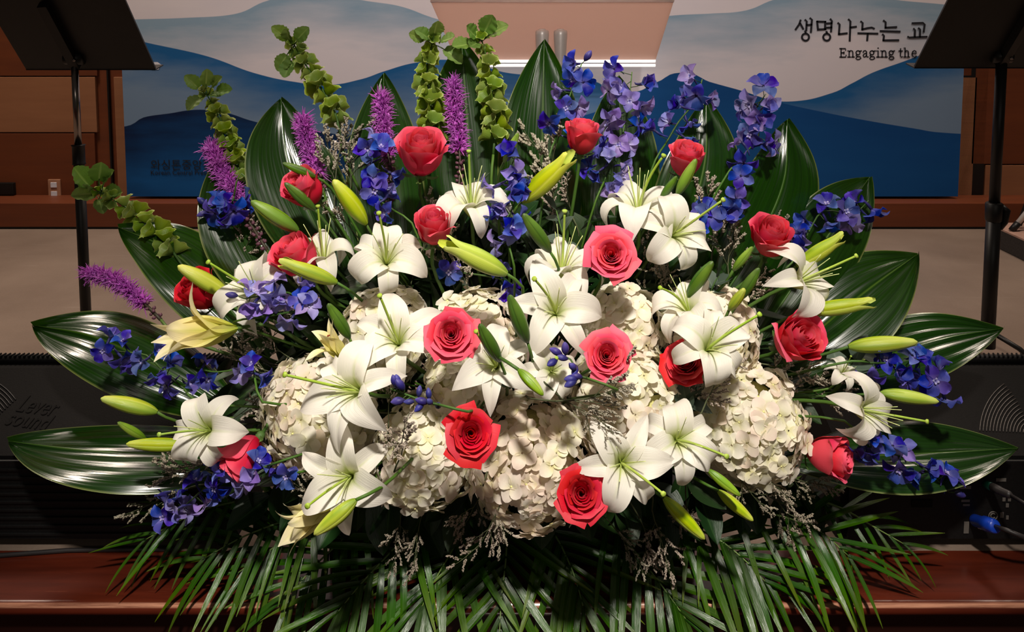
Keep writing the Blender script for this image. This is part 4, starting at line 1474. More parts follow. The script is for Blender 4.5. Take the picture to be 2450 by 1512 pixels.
# label, tip px, base px, fatness, colour, opened, bend the stem goes towards (px)
BUDS = [
    ('large yellow green lily bud lying across the deep red rose', (425, 636), (546, 706), 1.0, 'y', 0),
    ('green lily bud under the leaning purple liatris, above the coral roses', (600, 481), (713, 552), 1.0, 'm', 0),
    ('yellow green lily bud hanging above the wide white lily', (797, 430), (876, 536), 1.05, 'y', 0),
    ('small dark lily bud over the top of the coral rose', (676, 390), (756, 424), .85, 'g', 0),
    ('dark green lily bud over the face of the coral rose', (681, 437), (754, 502), .9, 'g', 0),
    ('pale green lily bud with split tip across the second coral rose', (674, 626), (806, 676), .95, 'y', 1),
    ('large yellow lily bud with split tip beneath the plump rose', (1064, 580), (1212, 655), 1.0, 'y', 1),
    ('large yellow lily bud with opening white lips beside the tall rose', (1366, 372), (1250, 482), 1.05, 'y', 1),
    ('slim green lily bud standing above the violet delphinium', (1240, 318), (1206, 388), .85, 'm', 0),
    ('dark green lily bud before the arching white lily', (1251, 511), (1316, 602), .95, 'g', 0),
    ('dark green lily bud above the half open ivory lily with the brown anther', (784, 726), (836, 808), .95, 'g', 0),
    ('dark green lily bud standing over the centre of the hydrangeas', (1218, 705), (1262, 818), .9, 'g', 0),
    ('dark green lily bud beside the rose with the tight spiral heart', (1147, 775), (1196, 864), .95, 'g', 0),
    ('olive lily bud hanging over the lily with its style cut short', (1300, 946), (1240, 884), 1.1, 'm', 0),
    ('green lily bud crossing the rose before the upright leaves', (1666, 380), (1620, 467), .9, 'm', 0),
    ('shorter green lily bud beside the bud crossing the rose', (1620, 421), (1580, 478), .9, 'g', 0),
    ('dark green lily bud rising from the folded white lily', (1706, 625), (1644, 712), .95, 'g', 0),
    ('slim green lily bud before the bright pink rose', (1801, 590), (1754, 647), .85, 'm', 0),
    ('dark green lily bud above the statice and beside the large tilted rose', (1817, 641), (1766, 718), .95, 'g', 0),
    ('long yellow lily bud beside the arching blue delphinium', (2016, 566), (1906, 636), 1.0, 'y', 1),
    ('yellow lily bud with split lips lying across the shiny leaf', (2088, 722), (1928, 745), .85, 'y', 1),
    ('long yellow green lily bud over the leaf that reaches across the monitor', (2195, 818), (2030, 830), .9, 'y', 0),
    ('yellow green lily bud with a needle point above the lower glossy leaf', (2246, 961), (2106, 940), .9, 'y', 0),
    ('plump yellow green lily bud beside the moulded lettering', (241, 953), (376, 986), .95, 'y', 0),
    ('small green lily bud over the low glossy leaf', (281, 1010), (348, 1050), .85, 'm', 0),
    ('shaded yellow green lily bud flat along the low glossy leaf', (302, 1062), (452, 1064), .8, 'y', 0),
    ('large yellow lily bud hanging lowest over the palm leaflets', (1686, 1290), (1588, 1190), .95, 'y', 0),
    ('green lily bud under the large hydrangea, the nearer of the pair to it', (1771, 1186), (1694, 1124), .95, 'm', 0),
    ('yellow green lily bud under the large hydrangea, the longer of the pair', (1802, 1246), (1718, 1174), 1.0, 'y', 0),
    ('bright yellow green lily bud under the lowest white lily', (751, 1279), (852, 1196), 1.1, 'y', 0),
    ('yellow lily bud mostly hidden behind the folded white lily', (1782, 690), (1744, 742), 1.1, 'y', 0),
]
for (lb, tip, bs, fat, colr, op) in BUDS:
    mx_, my_ = (tip[0] + bs[0]) / 2, (tip[1] + bs[1]) / 2
    d = Dep(mx_, my_) - (.165 if 1100 < mx_ < 1350 and my_ > 500 else .215 if lb.startswith('bright yellow') else .085)
    a, b = P(bs[0], bs[1], d + .012), P(tip[0], tip[1], d - .012)
    ax = b - a
    L = ax.length
    A = ax.normalized()
    sm, base = stem_mesh(a, (A * .7 + Vector((0, -.3, .35))).normalized(), .0026, .0035, .05)
    root = thing('lily_bud', lb, 'flower bud', base, 'unopened lily buds')
    part(root, 'stem', sm)
    M = frame(a, A, (L * fat, L * fat, L), R.uniform(0, 6.3))
    for me in BUDM[colr, op]:
        part(root, 'tepal', me, M)


# ------------------------------------------------------------------ delphiniums
def delph_petal(seed, mat, ln, wd, lift):
    r = random.Random(seed)
    ph = r.uniform(0, 6)

    def fn(u, t):
        ww = wd * math.sin(PI * clamp(.05 + .92 * t) ** 1.1) ** .8
        if t > .98:
            ww = wd * .1
        z = lift * t + .55 * ww * u * u - .35 * t * t * t + .05 * math.sin(7 * t + ph + 3 * u)
        return (.05 + ln * t, u * ww, z)
    return MB().grid(fn, 5, 6).mesh('petal', mat)


DP = {'b': [delph_petal(i, M_DELPH, 1.0, .40, .25 + .1 * i) for i in range(4)], 'l': [delph_petal(i, M_DELPH_L, 1.0, .40, .25 + .1 * i) for i in range(4)]}
DEYE = MB()
for i in range(4):
    a = i * PI / 2 + .4
    DEYE.grid(lambda u, t: (.03 + .17 * t, u * .08 * math.sin(PI * clamp(.2 + .7 * t)), .12 + .18 * t - .1 * t * t), 2, 3, Matrix.Rotation(a, 4, 'Z'))
DEYE = DEYE.mesh('eye', M_DELPH_EYE)
DSPUR = {'b': MB().tube([Vector((0, 0, .05)), Vector((.05, 0, -.35)), Vector((.18, 0, -.7)), Vector((.36, 0, -.95))], [.1, .1, .07, .03], 6).mesh('spur', M_DELPH_BUD)}
DBUD = MB().grid(lambda u, t: (math.cos(PI * u) * .3 * math.sin(PI * clamp(.02 + .96 * t)) ** .7, math.sin(PI * u) * .3 * math.sin(PI * clamp(.02 + .96 * t)) ** .7, t * 1.1), 8, 8).mesh('bud', M_DELPH_BUD)

# label, polyline px, florets, spread px, floret radius px, tone mix (share of lavender), size falloff to tip, buds at tip
DELPH = [
    ('violet blue delphinium spike with a tiny upright spur, behind the tall rose', [(1392, 152), (1372, 205), (1352, 262), (1328, 335)], 10, 24, 33, .15, 1),
    ('thickest violet delphinium spike, drooping beside the tall rose', [(1512, 172), (1505, 240), (1490, 320), (1462, 395), (1445, 435)], 22, 34, 34, .45, 0),
    ('delphinium spike with a mauve top behind the rose crossed by a bud', [(1680, 190), (1665, 240), (1625, 290), (1592, 345)], 11, 26, 35, .45, 0),
    ('pale violet delphinium spike at the right of the upright spikes', [(1832, 225), (1806, 270), (1815, 325), (1770, 380)], 14, 30, 35, .55, 0),
    ('short deep blue delphinium cluster under the pale spike', [(1785, 430), (1752, 480), (1700, 512), (1680, 545)], 9, 24, 36, 0, 0),
    ('arching deep blue delphinium along the curled leaf', [(2078, 480), (2040, 512), (1970, 505), (1935, 555), (1915, 590)], 13, 20, 36, .08, 0),
    ('blue delphinium spike in front of the purple liatris beside the side view rose', [(872, 335), (905, 370), (902, 420), (900, 470), (945, 505)], 12, 24, 34, .3, 0),
    ('violet delphinium hanging down the middle of the bouquet before the spread lily', [(1236, 372), (1210, 430), (1232, 480), (1205, 540), (1215, 580)], 15, 24, 37, .45, 0),
    ('deep blue delphinium sprig with buds under the leaning purple liatris', [(498, 498), (545, 505), (560, 470)], 7, 16, 35, 0, 2),
    ('lavender delphinium cluster over the tangled white lily', [(585, 715), (640, 705), (690, 700), (735, 735), (620, 760)], 13, 20, 37, .85, 2),
    ('blue delphinium spray along the dark leaf that points at the lettered monitor', [(238, 828), (290, 842), (350, 850), (395, 892), (440, 930)], 14, 22, 34, .1, 0),
    ('lavender blue delphinium spray lowest at the left, over the palm leaflets', [(388, 1238), (440, 1212), (500, 1160), (555, 1145), (640, 1115)], 19, 26, 37, .6, 0),
    ('deep blue delphinium spray over the leaf that reaches across the monitor', [(2262, 920), (2215, 900), (2150, 872), (2080, 868)], 14, 26, 37, .1, 0),
    ('blue delphinium spray lowest at the right, over the glossy leaf', [(2272, 1178), (2215, 1125), (2150, 1090), (2080, 1068), (2050, 1040)], 14, 22, 37, .35, 1),
    ('dark blue delphinium tip of closed buds over the hydrangeas', [(935, 930), (975, 945), (1015, 960), (1050, 968)], 0, 18, 30, 0, 13),
    ('dark violet delphinium tip of closed buds beside the open rose', [(1330, 850), (1365, 860), (1380, 895), (1405, 905)], 0, 14, 26, 0, 10),
    ('few deep blue delphinium florets between the hydrangea and the left statice', [(470, 880), (520, 890), (600, 880), (610, 905)], 6, 16, 33, .3, 1),
    ('lone deep blue delphinium florets in the shade under the centre of the bouquet', [(1205, 690), (1190, 665), (1005, 640)], 4, 10, 36, 0, 0),
    ('single blue delphinium floret beside the pink rose seen from behind', [(672, 1136), (694, 1132)], 2, 6, 36, 0, 0),
]
for (lb, pl_, nf, spr, rp, lav, nb) in DELPH:
    cx = sum(p_[0] for p_ in pl_) / len(pl_)
    cy = sum(p_[1] for p_ in pl_) / len(pl_)
    front = -.145 if 'closed' in lb else -.075 if ('middle' in lb or 'lavender del' in lb) else (-.065 if cy > 780 else .025)
    pts = [P(x, y, Dep(x, y) + front) for x, y in pl_]
    tipv = (pts[0] - pts[1]).normalized()
    sm, base = stem_mesh(pts[-1], (pts[-2] - pts[-1]).normalized(), .002, .003, .05)
    root = thing('delphinium', lb, 'flower', base, 'blue and violet delphiniums')
    part(root, 'stem', sm)
    sp_ = [bez(pts, i / 12) for i in range(13)]
    part(root, 'spike_stem', MB().tube(list(reversed(sp_)), [lerp(.0022, .0012, i / 12) for i in range(13)], 5).mesh('spike_stem', M_STEM))
    nf = int(nf * .8 + .5)
    for i in range(nf):
        t = (i + .5) / nf
        c0 = bez(pts, t)
        d = c0.y
        an = i * 2.4 + R.uniform(-.4, .4)
        tg = tan(pts, t)
        x = tg.orthogonal().normalized()
        y = tg.cross(x)
        _, _, tw = basis(c0)
        off = (x * math.cos(an) + y * math.sin(an))
        if off.dot(tw) < -.2:
            off = off - tw * 2 * off.dot(tw)
        off = off.normalized()
        pos = c0 + off * px2m(spr, d) * R.uniform(.7, 1.5)
        ax = (off * 1.0 + tw * R.uniform(-.1, .6) + Vector((R.uniform(-.3, .3), 0, R.uniform(-.45, .3)))).normalized()
        tone = 'l' if R.random() < lav * (1.25 - .5 * t) else 'b'
        M = frame(pos, ax, px2m(rp, d) * R.uniform(.85, 1.1), R.uniform(0, 6.3))
        fl_ = part(root, 'floret', DSPUR['b'], M)
        cupd = R.choice((-.75, -.45, -.2, 0, .2))
        for q in range(5):
            obj('petal', DP[tone][R.randrange(4)], Matrix.Rotation(q * 2 * PI / 5 + R.uniform(-.12, .12), 4, 'Z') @ Matrix.Rotation(cupd + R.uniform(-.25, .25), 4, 'Y') @ Matrix.Rotation(R.uniform(-.3, .3), 4, 'X'), fl_)
        if R.random() < .55:
            obj('eye', DEYE, None, fl_)
        part(root, 'floret_stalk', MB().tube([c0, lerp(c0, pos, .6) - Vector((0, 0, .002)), pos - ax * .003], .0009, 4).mesh('floret_stalk', M_STEM))
    for i in range(nb):
        t = (i + .3) / max(nb, 4) if nf == 0 else i * .06
        c0 = bez(pts, t)
        _, _, tw = basis(c0)
        v = Vector((R.uniform(-1, 1), R.uniform(-.6, .2), R.uniform(-.6, 1))).normalized()
        pos = c0 + v * px2m(spr * R.uniform(.3, 1.0), c0.y)
        M = frame(pos, (v + tipv).normalized(), px2m(R.uniform(24, 34), c0.y), 0)
        part(root, 'bud', DBUD, M)
        part(root, 'floret_stalk', MB().tube([c0, pos], .0009, 4).mesh('floret_stalk', M_STEM))


# ------------------------------------------------------------------ liatris
def tuft(seed):
    r = random.Random(seed)
    k = MB()
    for i in range(16):
        a = r.uniform(0, 6.28)
        el = r.uniform(.25, 1.25)
        dv = Vector((math.cos(a) * math.sin(el), math.sin(a) * math.sin(el), math.cos(el)))
        ln = r.uniform(.65, 1.1)
        cv = Vector((r.uniform(-.3, .3), r.uniform(-.3, .3), r.uniform(-.3, .1)))
        pts = [dv * ln * t + cv * t * t * ln for t in (0, .35, .7, 1)]
        k.tube(pts, [.05, .045, .035, .012], 4, cap=False)
    k.grid(lambda u, t: (math.cos(PI * u) * .22 * math.sin(PI * clamp(.1 + .6 * t)), math.sin(PI * u) * .22 * math.sin(PI * clamp(.1 + .6 * t)), -.1 + .5 * t), 6, 3)
    return k.mesh('floret', M_LIATRIS)


TUFT = [tuft(s) for s in range(5)]
LBUD = MB().grid(lambda u, t: (math.cos(PI * u) * .35 * math.sin(PI * t), math.sin(PI * u) * .35 * math.sin(PI * t), t * .9), 7, 5).mesh('bud', M_LIATRIS_BUD)
LIATRIS = [
    ('purple liatris leaning out lowest over the grey floor', [(212, 652), (270, 668), (330, 712), (385, 765)], 23, 62, 10, .02),
    ('longest purple liatris leaning against the green bell spire', [(503, 352), (545, 430), (590, 520), (640, 600)], 27, 78, 26, .06),
    ('shaded purple liatris beside the grey statice spray', [(722, 284), (735, 340), (755, 400), (775, 460)], 25, 56, 12, .07),
    ('purple liatris in front of the upright leaf, above blue delphinium', [(912, 230), (918, 290), (925, 350), (935, 420), (930, 520)], 25, 54, 34, .07),
    ('upright purple liatris between the two tallest green bell spires', [(1084, 195), (1088, 260), (1098, 330), (1100, 420), (1090, 500)], 25, 58, 34, .07),
]
for (lb, pl_, wpx, nt, nb, off) in LIATRIS:
    pts = [P(x, y, Dep(x, y) + off) for x, y in pl_]
    sm, base = stem_mesh(pts[-1], (pts[-2] - pts[-1]).normalized(), .003, .004, .06)
    root = thing('liatris', lb, 'flower', base, 'purple liatris spikes')
    part(root, 'stem', sm)
    part(root, 'spike_stem', MB().tube([bez(pts, 1 - i / 12) for i in range(13)], [lerp(.0035, .0018, i / 12) for i in range(13)], 6).mesh('spike_stem', M_LIATRIS_STEM))
    split = .78 if nb < 20 else .6
    for i in range(nt):
        t = split * (i / nt)
        c0 = bez(pts, t)
        tg = -tan(pts, t)
        x = tg.orthogonal().normalized()
        y = tg.cross(x)
        an = i * 2.4
        o_ = x * math.cos(an) + y * math.sin(an)
        w_ = px2m(wpx, c0.y)
        ax = (o_ + tg * lerp(1.2, .25, clamp(t / .12))).normalized()
        part(root, 'floret', TUFT[i % 5], frame(c0 + o_ * w_ * .15, ax, w_ * R.uniform(1.0, 1.3), R.uniform(0, 6)))
    for i in range(nb):
        t = split + (1 - split) * (i / nb)
        c0 = bez(pts, t)
        tg = -tan(pts, t)
        x = tg.orthogonal().normalized()
        y = tg.cross(x)
        o_ = x * math.cos(i * 2.4) + y * math.sin(i * 2.4)
        w_ = px2m(wpx, c0.y)
        part(root, 'bud', LBUD, frame(c0 + o_ * w_ * .12, (o_ + tg * .6).normalized(), w_ * R.uniform(.45, .6), 0))


# ------------------------------------------------------------------ bells of Ireland
def bell(seed):
    r = random.Random(seed)
    n = r.choice((5, 5, 6))
    ph = r.uniform(0, 6)

    def fn(u, t):
        a = PI * u
        rad = .08 + .62 * (t ** .75)
        flare = clamp((t - .6) / .4)
        rad *= 1 + flare * (.16 * math.cos(n * a + ph) + .06 * math.sin(2 * a + ph))
        return (rad * math.cos(a), rad * math.sin(a), t * .95 - .18 * flare * flare + .06 * flare * math.sin(n * a + ph))
    k = MB().grid(fn, 20, 8)
    return k.mesh('bell', M_BELL)


def crenate(seed):
    r = random.Random(seed)
    curl = r.uniform(-.5, .6)

    def fn(u, t):
        ww = .42 * math.sin(PI * clamp(.1 + .85 * t)) ** .8 * (1 + .07 * math.cos(t * 38) * abs(u) ** 3)
        if t > .97:
            ww = .05
        return (t - .0, u * ww, .25 * abs(u) * ww * 2 + curl * t * t * .5 + .03 * math.sin(t * 20) * abs(u))
    k = MB().grid(fn, 10, 20)
    k.tube([Vector((-.35, 0, -.05)), Vector((-.1, 0, 0)), Vector((.1, 0, .0))], .025, 5)
    return k.mesh('leaf', M_BELL_LEAF)


BELL = [bell(s) for s in range(5)]
CREN = [crenate(s) for s in range(5)]
BELLS = [
    ('green bell flower spire leaning furthest out over the music stand pole', [(232, 455), (300, 495), (350, 535), (400, 585), (440, 640)], 15, 36, 1.0, [(-40, -30, 60), (10, -60, 58), (35, -45, 46), (-20, 10, 50), (45, 5, 46), (10, 40, 40)]),
    ('green bell flower spire behind the longest purple liatris', [(490, 218), (530, 290), (550, 350), (570, 400), (600, 470)], 20, 34, .7, [(-35, -25, 42), (5, -40, 42), (40, -35, 36), (65, -5, 40), (-20, 25, 44), (30, 10, 30)]),
    ('green bell flower spire reaching the pale printed hill, with serrated leaves', [(700, 100), (728, 150), (765, 205), (800, 265), (815, 330)], 16, 36, .75, [(-30, -20, 46), (25, -20, 44), (-10, -10, 38), (-30, 60, 44), (-15, 90, 44)]),
    ('upright green bell flower spire before the corner of the lectern desk', [(1036, 92), (1022, 160), (1026, 230), (1035, 290), (1030, 370)], 19, 38, .9, [(5, -25, 46), (-50, -5, 40), (45, 5, 40), (-25, -10, 40), (60, 50, 54)]),
    ('upright green bell flower spire with lobed leaves before the lectern desk', [(1150, 88), (1170, 160), (1178, 230), (1185, 300), (1180, 370)], 17, 38, .85, [(-25, -10, 44), (20, -32, 56), (50, -20, 50), (-45, 25, 52), (-15, 20, 40)]),
]
for (lb, pl_, nb, bpx, den, lvs) in BELLS:
    pts = [P(x, y, Dep(x, y) + .085) for x, y in pl_]
    sm, base = stem_mesh(pts[-1], (pts[-2] - pts[-1]).normalized(), .003, .004, .06)
    root = thing('bells_of_ireland', lb, 'flower', base, 'green bell flower spires')
    part(root, 'stem', sm)
    part(root, 'spike_stem', MB().tube([bez(pts, 1 - i / 12) for i in range(13)], [lerp(.0032, .0015, i / 12) for i in range(13)], 6).mesh('spike_stem', M_STEM))
    nwh = int(nb * .55)
    for i in range(nwh):
        t = .02 + .95 * (i / nwh)
        for q in range(3):
            c0 = bez(pts, clamp(t + R.uniform(-.01, .01)))
            tg = -tan(pts, t)
            x = tg.orthogonal().normalized()
            y = tg.cross(x)
            an = i * 1.05 + q * 2 * PI / 3
            o_ = x * math.cos(an) + y * math.sin(an)
            s_ = px2m(bpx * lerp(.55, 1.0, clamp(t / .5)), c0.y) * R.uniform(.85, 1.1)
            part(root, 'bell', BELL[R.randrange(5)], frame(c0 + o_ * s_ * .1, (o_ + tg * .6).normalized(), s_ * .92, R.uniform(0, 6)))
    x0, y0 = pl_[0]
    d0 = pts[0].y
    for (dx, dy, ln) in lvs:
        pos0 = P(x0 + dx * .45, y0 + dy * .45 + 4, d0 - .005)
        pos1 = P(x0 + dx * 1.3, y0 + dy * 1.3 - 4, d0 - .02)
        v = (pos1 - pos0).normalized()
        _, u_, tw = basis(pos0)
        nn = (tw * .8 + u_ * .5 + Vector((R.uniform(-.5, .5), 0, R.uniform(-.3, .3))))
        M = frame(pos0, (nn - v * nn.dot(v)).normalized(), px2m(ln, d0), 0, hint=v)
        part(root, 'leaf', CREN[R.randrange(5)], M)
        part(root, 'leaf_stalk', MB().tube([bez(pts, .04), pos0], .0011, 4).mesh('leaf_stalk', M_STEM))


# ------------------------------------------------------------------ statice sprays
def statice(seed):
    r = random.Random(seed)
    ks, kb = MB(), MB()

    def blossom(p, dv):
        s = r.uniform(.016, .026)
        a = dv.orthogonal().normalized()
        b = dv.cross(a)
        i0 = len(kb.v)
        kb.vert(p - dv * s * .6, 0)
        for q in range(4):
            an = q * PI / 2
            kb.vert(p + (a * math.cos(an) + b * math.sin(an)) * s * .55 + dv * s * .3, .6)
        kb.vert(p + dv * s * 1.2, 1)
        for q in range(4):
            kb.f.append((i0, i0 + 1 + (q + 1) % 4, i0 + 1 + q))
            kb.f.append((i0 + 5, i0 + 1 + q, i0 + 1 + (q + 1) % 4))

    def branch(p, dv, ln, depth, rad):
        n = 4
        q = [p]
        d_ = dv.copy()
        for i in range(n):
            d_ = (d_ + Vector((r.uniform(-.18, .18), r.uniform(-.18, .18), r.uniform(-.1, .18)))).normalized()
            q.append(q[-1] + d_ * ln / n)
        ks.tube(q, [lerp(rad, rad * .55, i / n) for i in range(n + 1)], 4, cap=False)
        if depth == 0:
            for i in range(11):
                t = .25 + .75 * i / 10
                c = bez(q, t)
                for s in (-1, 1):
                    v = (d_ * .7 + Vector((r.uniform(-1, 1), r.uniform(-1, 1), r.uniform(-.2, 1))) * .7).normalized()
                    blossom(c + v * .012, v)
            return
        for i in range(5 if depth == 2 else 4):
            t = (.3 if depth == 2 else .25) + .7 * i / 4
            c = bez(q, t)
            x = d_.orthogonal().normalized()
            y = d_.cross(x)
            an = r.uniform(0, 6.28)
            v = (d_ * .8 + (x * math.cos(an) + y * math.sin(an)) * r.uniform(.5, .9)).normalized()
            branch(c, v, ln * (.52 if depth == 2 else .5) * r.uniform(.8, 1.15), depth - 1, rad * .6)
        branch(q[-1], d_, ln * .35, 0, rad * .5)
    branch(Vector((0, 0, 0)), Vector((0, 0, 1)), .62, 2, .010)
    return ks.mesh('branches', M_STAT_STEM), kb.mesh('blossoms', M_STAT)


STAT = [statice(s) for s in (1, 2, 3, 4, 5)]
# bottom px, direction px, length px, depth offset
SPRAYS = [
    ((800, 480), (770, 245), 1, .05), ((835, 470), (830, 300), 1, .07), ((850, 560), (790, 480), 1, .06), ((1330, 560), (1275, 255), 1, .04), ((1370, 520), (1330, 400), 1, .05),
    ((1345, 560), (1300, 450), 1, .03), ((1090, 700), (1080, 520), 1, .05), ((1130, 720), (1095, 610), 1, .04), ((1000, 640), (1075, 440), 1, .08), ((1560, 760), (1560, 600), 1, .06), ((1610, 720), (1590, 630), 1, .06), ((1540, 700), (1580, 520), 1, .08),
    ((1760, 760), (1830, 640), 1, .05), ((1740, 700), (1800, 500), 1, .08), ((1830, 620), (1890, 500), 1, .06), ((1700, 640), (1770, 400), 1, .1),
    ((700, 860), (560, 810), 1, .03), ((680, 900), (520, 860), 1, .03), ((640, 820), (700, 720), 1, .06), ((560, 1000), (640, 960), 1, .02),
    ((1800, 960), (1960, 880), 1, .02), ((1890, 930), (2080, 890), 1, .02), ((1860, 880), (1960, 900), 1, .0), ((1690, 960), (1740, 880), 1, -.09), ((1600, 940), (1700, 930), 1, -.02), ((1330, 960), (1560, 985), 1, -.11), ((1340, 950), (1450, 1050), 1, -.11),
    ((930, 1010), (925, 930), 1, -.01), ((960, 1090), (1000, 990), 1, -.07), ((900, 1010), (940, 1040), 1, -.05),
    ((500, 1130), (310, 1110), 1, -.02), ((480, 1160), (300, 1190), 1, -.02), ((560, 1110), (420, 1080), 1, -.03),
    ((1800, 1120), (1880, 1200), 1, -.03), ((1760, 1130), (1810, 1220), 1, -.03), ((1870, 1130), (1990, 1220), 1, -.02), ((1850, 1180), (1960, 1280), 1, -.02), ((1640, 1180), (1660, 1300), 1, -.01),
    ((1180, 1180), (1180, 1300), 1, -.03), ((1150, 1180), (1110, 1310), 1, -.03), ((1200, 1200), (1150, 1360), 1, -.05), ((960, 1220), (930, 1320), 1, -.01), ((1010, 1230), (980, 1340), 1, .0), ((1560, 1220), (1570, 1390), 1, -.03), ((1530, 1240), (1590, 1340), 1, -.01), ((1450, 1240), (1540, 1330), 1, .0), ((760, 1190), (735, 1170), 1, -.02),
    ((640, 1060), (650, 960), 1, .03), ((560, 640), (650, 520), 1, .08),
]
NEAR = ['side view rose before the upright leaves', 'tall rose between the delphinium spikes', 'rose crossed by a green bud', 'plump rose under the spread lily', 'coral rose with two dark buds',
        'coral rose with a pale bud', 'deep red rose behind a large bud', 'open rose with darker rims', 'rose with the tight spiral heart', 'rose beside the violet delphinium buds', 'half hidden red rose',
        'bright pink rose by the arching delphinium', 'large tilted pink rose', 'pink rose facing sideways', 'pink rose seen from behind', 'red rose with pointed petals', 'lowest red rose']
for i, (bp, tp, _, off) in enumerate(SPRAYS):
    d = Dep(*bp) + off
    a = P(bp[0], bp[1], d + .02)
    b = P(tp[0], tp[1], Dep(*tp) + off - .01)
    v = b - a
    sm, base = stem_mesh(a, v.normalized(), .0014, .0018, .04, M_STAT_STEM)
    low = tp[1] > 1150 and bp[1] > 1100
    side = 'hanging over the palm leaflets' if low else 'filling the gaps between the blooms'
    mx_, my_ = (bp[0] + tp[0]) / 2, (bp[1] + tp[1]) / 2
    near = min(range(len(ROSES)), key=lambda q: (ROSES[q][1] - mx_) ** 2 + (ROSES[q][2] - my_) ** 2)
    root = thing('statice_spray', 'dry grey statice spray ' + ('over the palm leaflets ' if low else '') + 'near the ' + NEAR[near], 'flower', base, 'statice sprays ' + side)
    part(root, 'stem', sm)
    M = frame(a, v.normalized(), max(v.length, .11) * 1.0, R.uniform(0, 6))
    br, bo = STAT[i % 5]
    part(root, 'branches', br, M)
    part(root, 'blossoms', bo, M)['kind'] = 'stuff'


# ------------------------------------------------------------------ dark leafy filler
def filler_leaf(seed, ln, wd, mat):
    r = random.Random(seed)
    cu = r.uniform(-.35, .1)

    def fn(u, t):
        ww = wd * math.sin(PI * clamp(.04 + .94 * t) ** .85) ** .9
        if t > .98:
            ww = .004
        return (t * ln, u * ww, .35 * abs(u) * ww + cu * t * t)
    return MB().grid(fn, 6, 10).mesh('leaf', mat)


FLEAF = [filler_leaf(s, 1, .13 if s % 2 else .09, M_GREEN) for s in range(4)]
ELEAF = [filler_leaf(s, 1, .38, M_GREY_LEAF) for s in range(2)]
SLEAF = [filler_leaf(s, 1, .33, M_GREEN) for s in range(2)]


def sprig(bp, tp, off, kind, nl):
    a, b = P(bp[0], bp[1], Dep(*bp) + off), P(tp[0], tp[1], Dep(*tp) + off - .01)
    v = b - a
    sm, base = stem_mesh(a, v.normalized(), .002, .0025, .04)
    lbl = {'n': ('narrow dark green lily leaves in the shade behind the flowers', 'lily foliage'), 's': ('broad dark green leafy sprig in the shade behind the flowers', 'leafy filler'), 'e': ('dull grey green rounded leaf sprig between the blooms', 'grey leaf sprigs')}[kind]
    root = thing('leaf_sprig', lbl[0], 'foliage', base, lbl[1])
    part(root, 'stem', sm)
    part(root, 'twig', MB().tube([a, lerp(a, b, .5) + Vector((0, 0, .004)), b], [.002, .0016, .001], 5).mesh('twig', M_STEM))
    x = v.normalized().orthogonal().normalized()
    y = v.normalized().cross(x)
    for i in range(nl):
        t = .05 + .95 * i / max(1, nl - 1)
        c = lerp(a, b, t)
        an = i * 2.4 + R.uniform(-.3, .3)
        dv = ((x * math.cos(an) + y * math.sin(an)) * .9 + v.normalized() * .7).normalized()
        ln = {'n': .11, 's': .085, 'e': .05}[kind] * R.uniform(.75, 1.2)
        _, u_, tw = basis(c)
        nn = tw * .6 + u_ * .7 + Vector((R.uniform(-.4, .4), 0, 0))
        M = frame(c, (nn - dv * nn.dot(dv)).normalized(), ln, 0, hint=dv)
        part(root, 'leaf', {'n': FLEAF, 's': SLEAF, 'e': ELEAF}[kind][R.randrange(2 if kind != 'n' else 4)], M)


for i in range(60):
    # ranks that radiate from the foam, kept inside the outline of the bouquet
    a = lerp(8, 172, (i + .5) / 60)
    rr_ = R.uniform(250, 520)
    bx, by = 1240 + math.cos(math.radians(a)) * rr_ * .9, 1030 - math.sin(math.radians(a)) * rr_ * .62
    tx, ty = 1240 + math.cos(math.radians(a)) * (rr_ + 200) * 1.05, 1030 - math.sin(math.radians(a)) * (rr_ + 200) * .72
    sprig((bx, by), (tx, ty), .10 + .06 * R.random(), 'n' if i % 3 else 's', 11)
for i in range(16):
    bx = lerp(620, 1880, i / 15)
    sprig((bx, 1130 + R.uniform(-30, 40)), (bx + (bx - 1240) * .15, 1200 + R.uniform(-10, 50)), .12, 's', 8)
for bp, tp in (((1360, 620), (1330, 500)), ((2010, 900), (2060, 850)), ((1700, 700), (1720, 660)), ((1180, 930), (1200, 900)), ((1640, 985), (1660, 960))):
    sprig(bp, tp, .0, 'e', 5)


# ------------------------------------------------------------------ palm fronds
def leaflet(seed, droop):
    r = random.Random(seed)
    side = r.uniform(-.06, .06)

    def fn(u, t):
        ww = .034 * (math.sin(PI * clamp(.10 + .88 * t) ** .75) ** .75)
        if t > .98:
            ww = .002
        return (t * (1 - .12 * droop * t), u * ww + side * t * t, .35 * abs(u) * ww - droop * t * t * .45)
    return MB().grid(fn, 4, 14).mesh('leaflet', M_PALM)


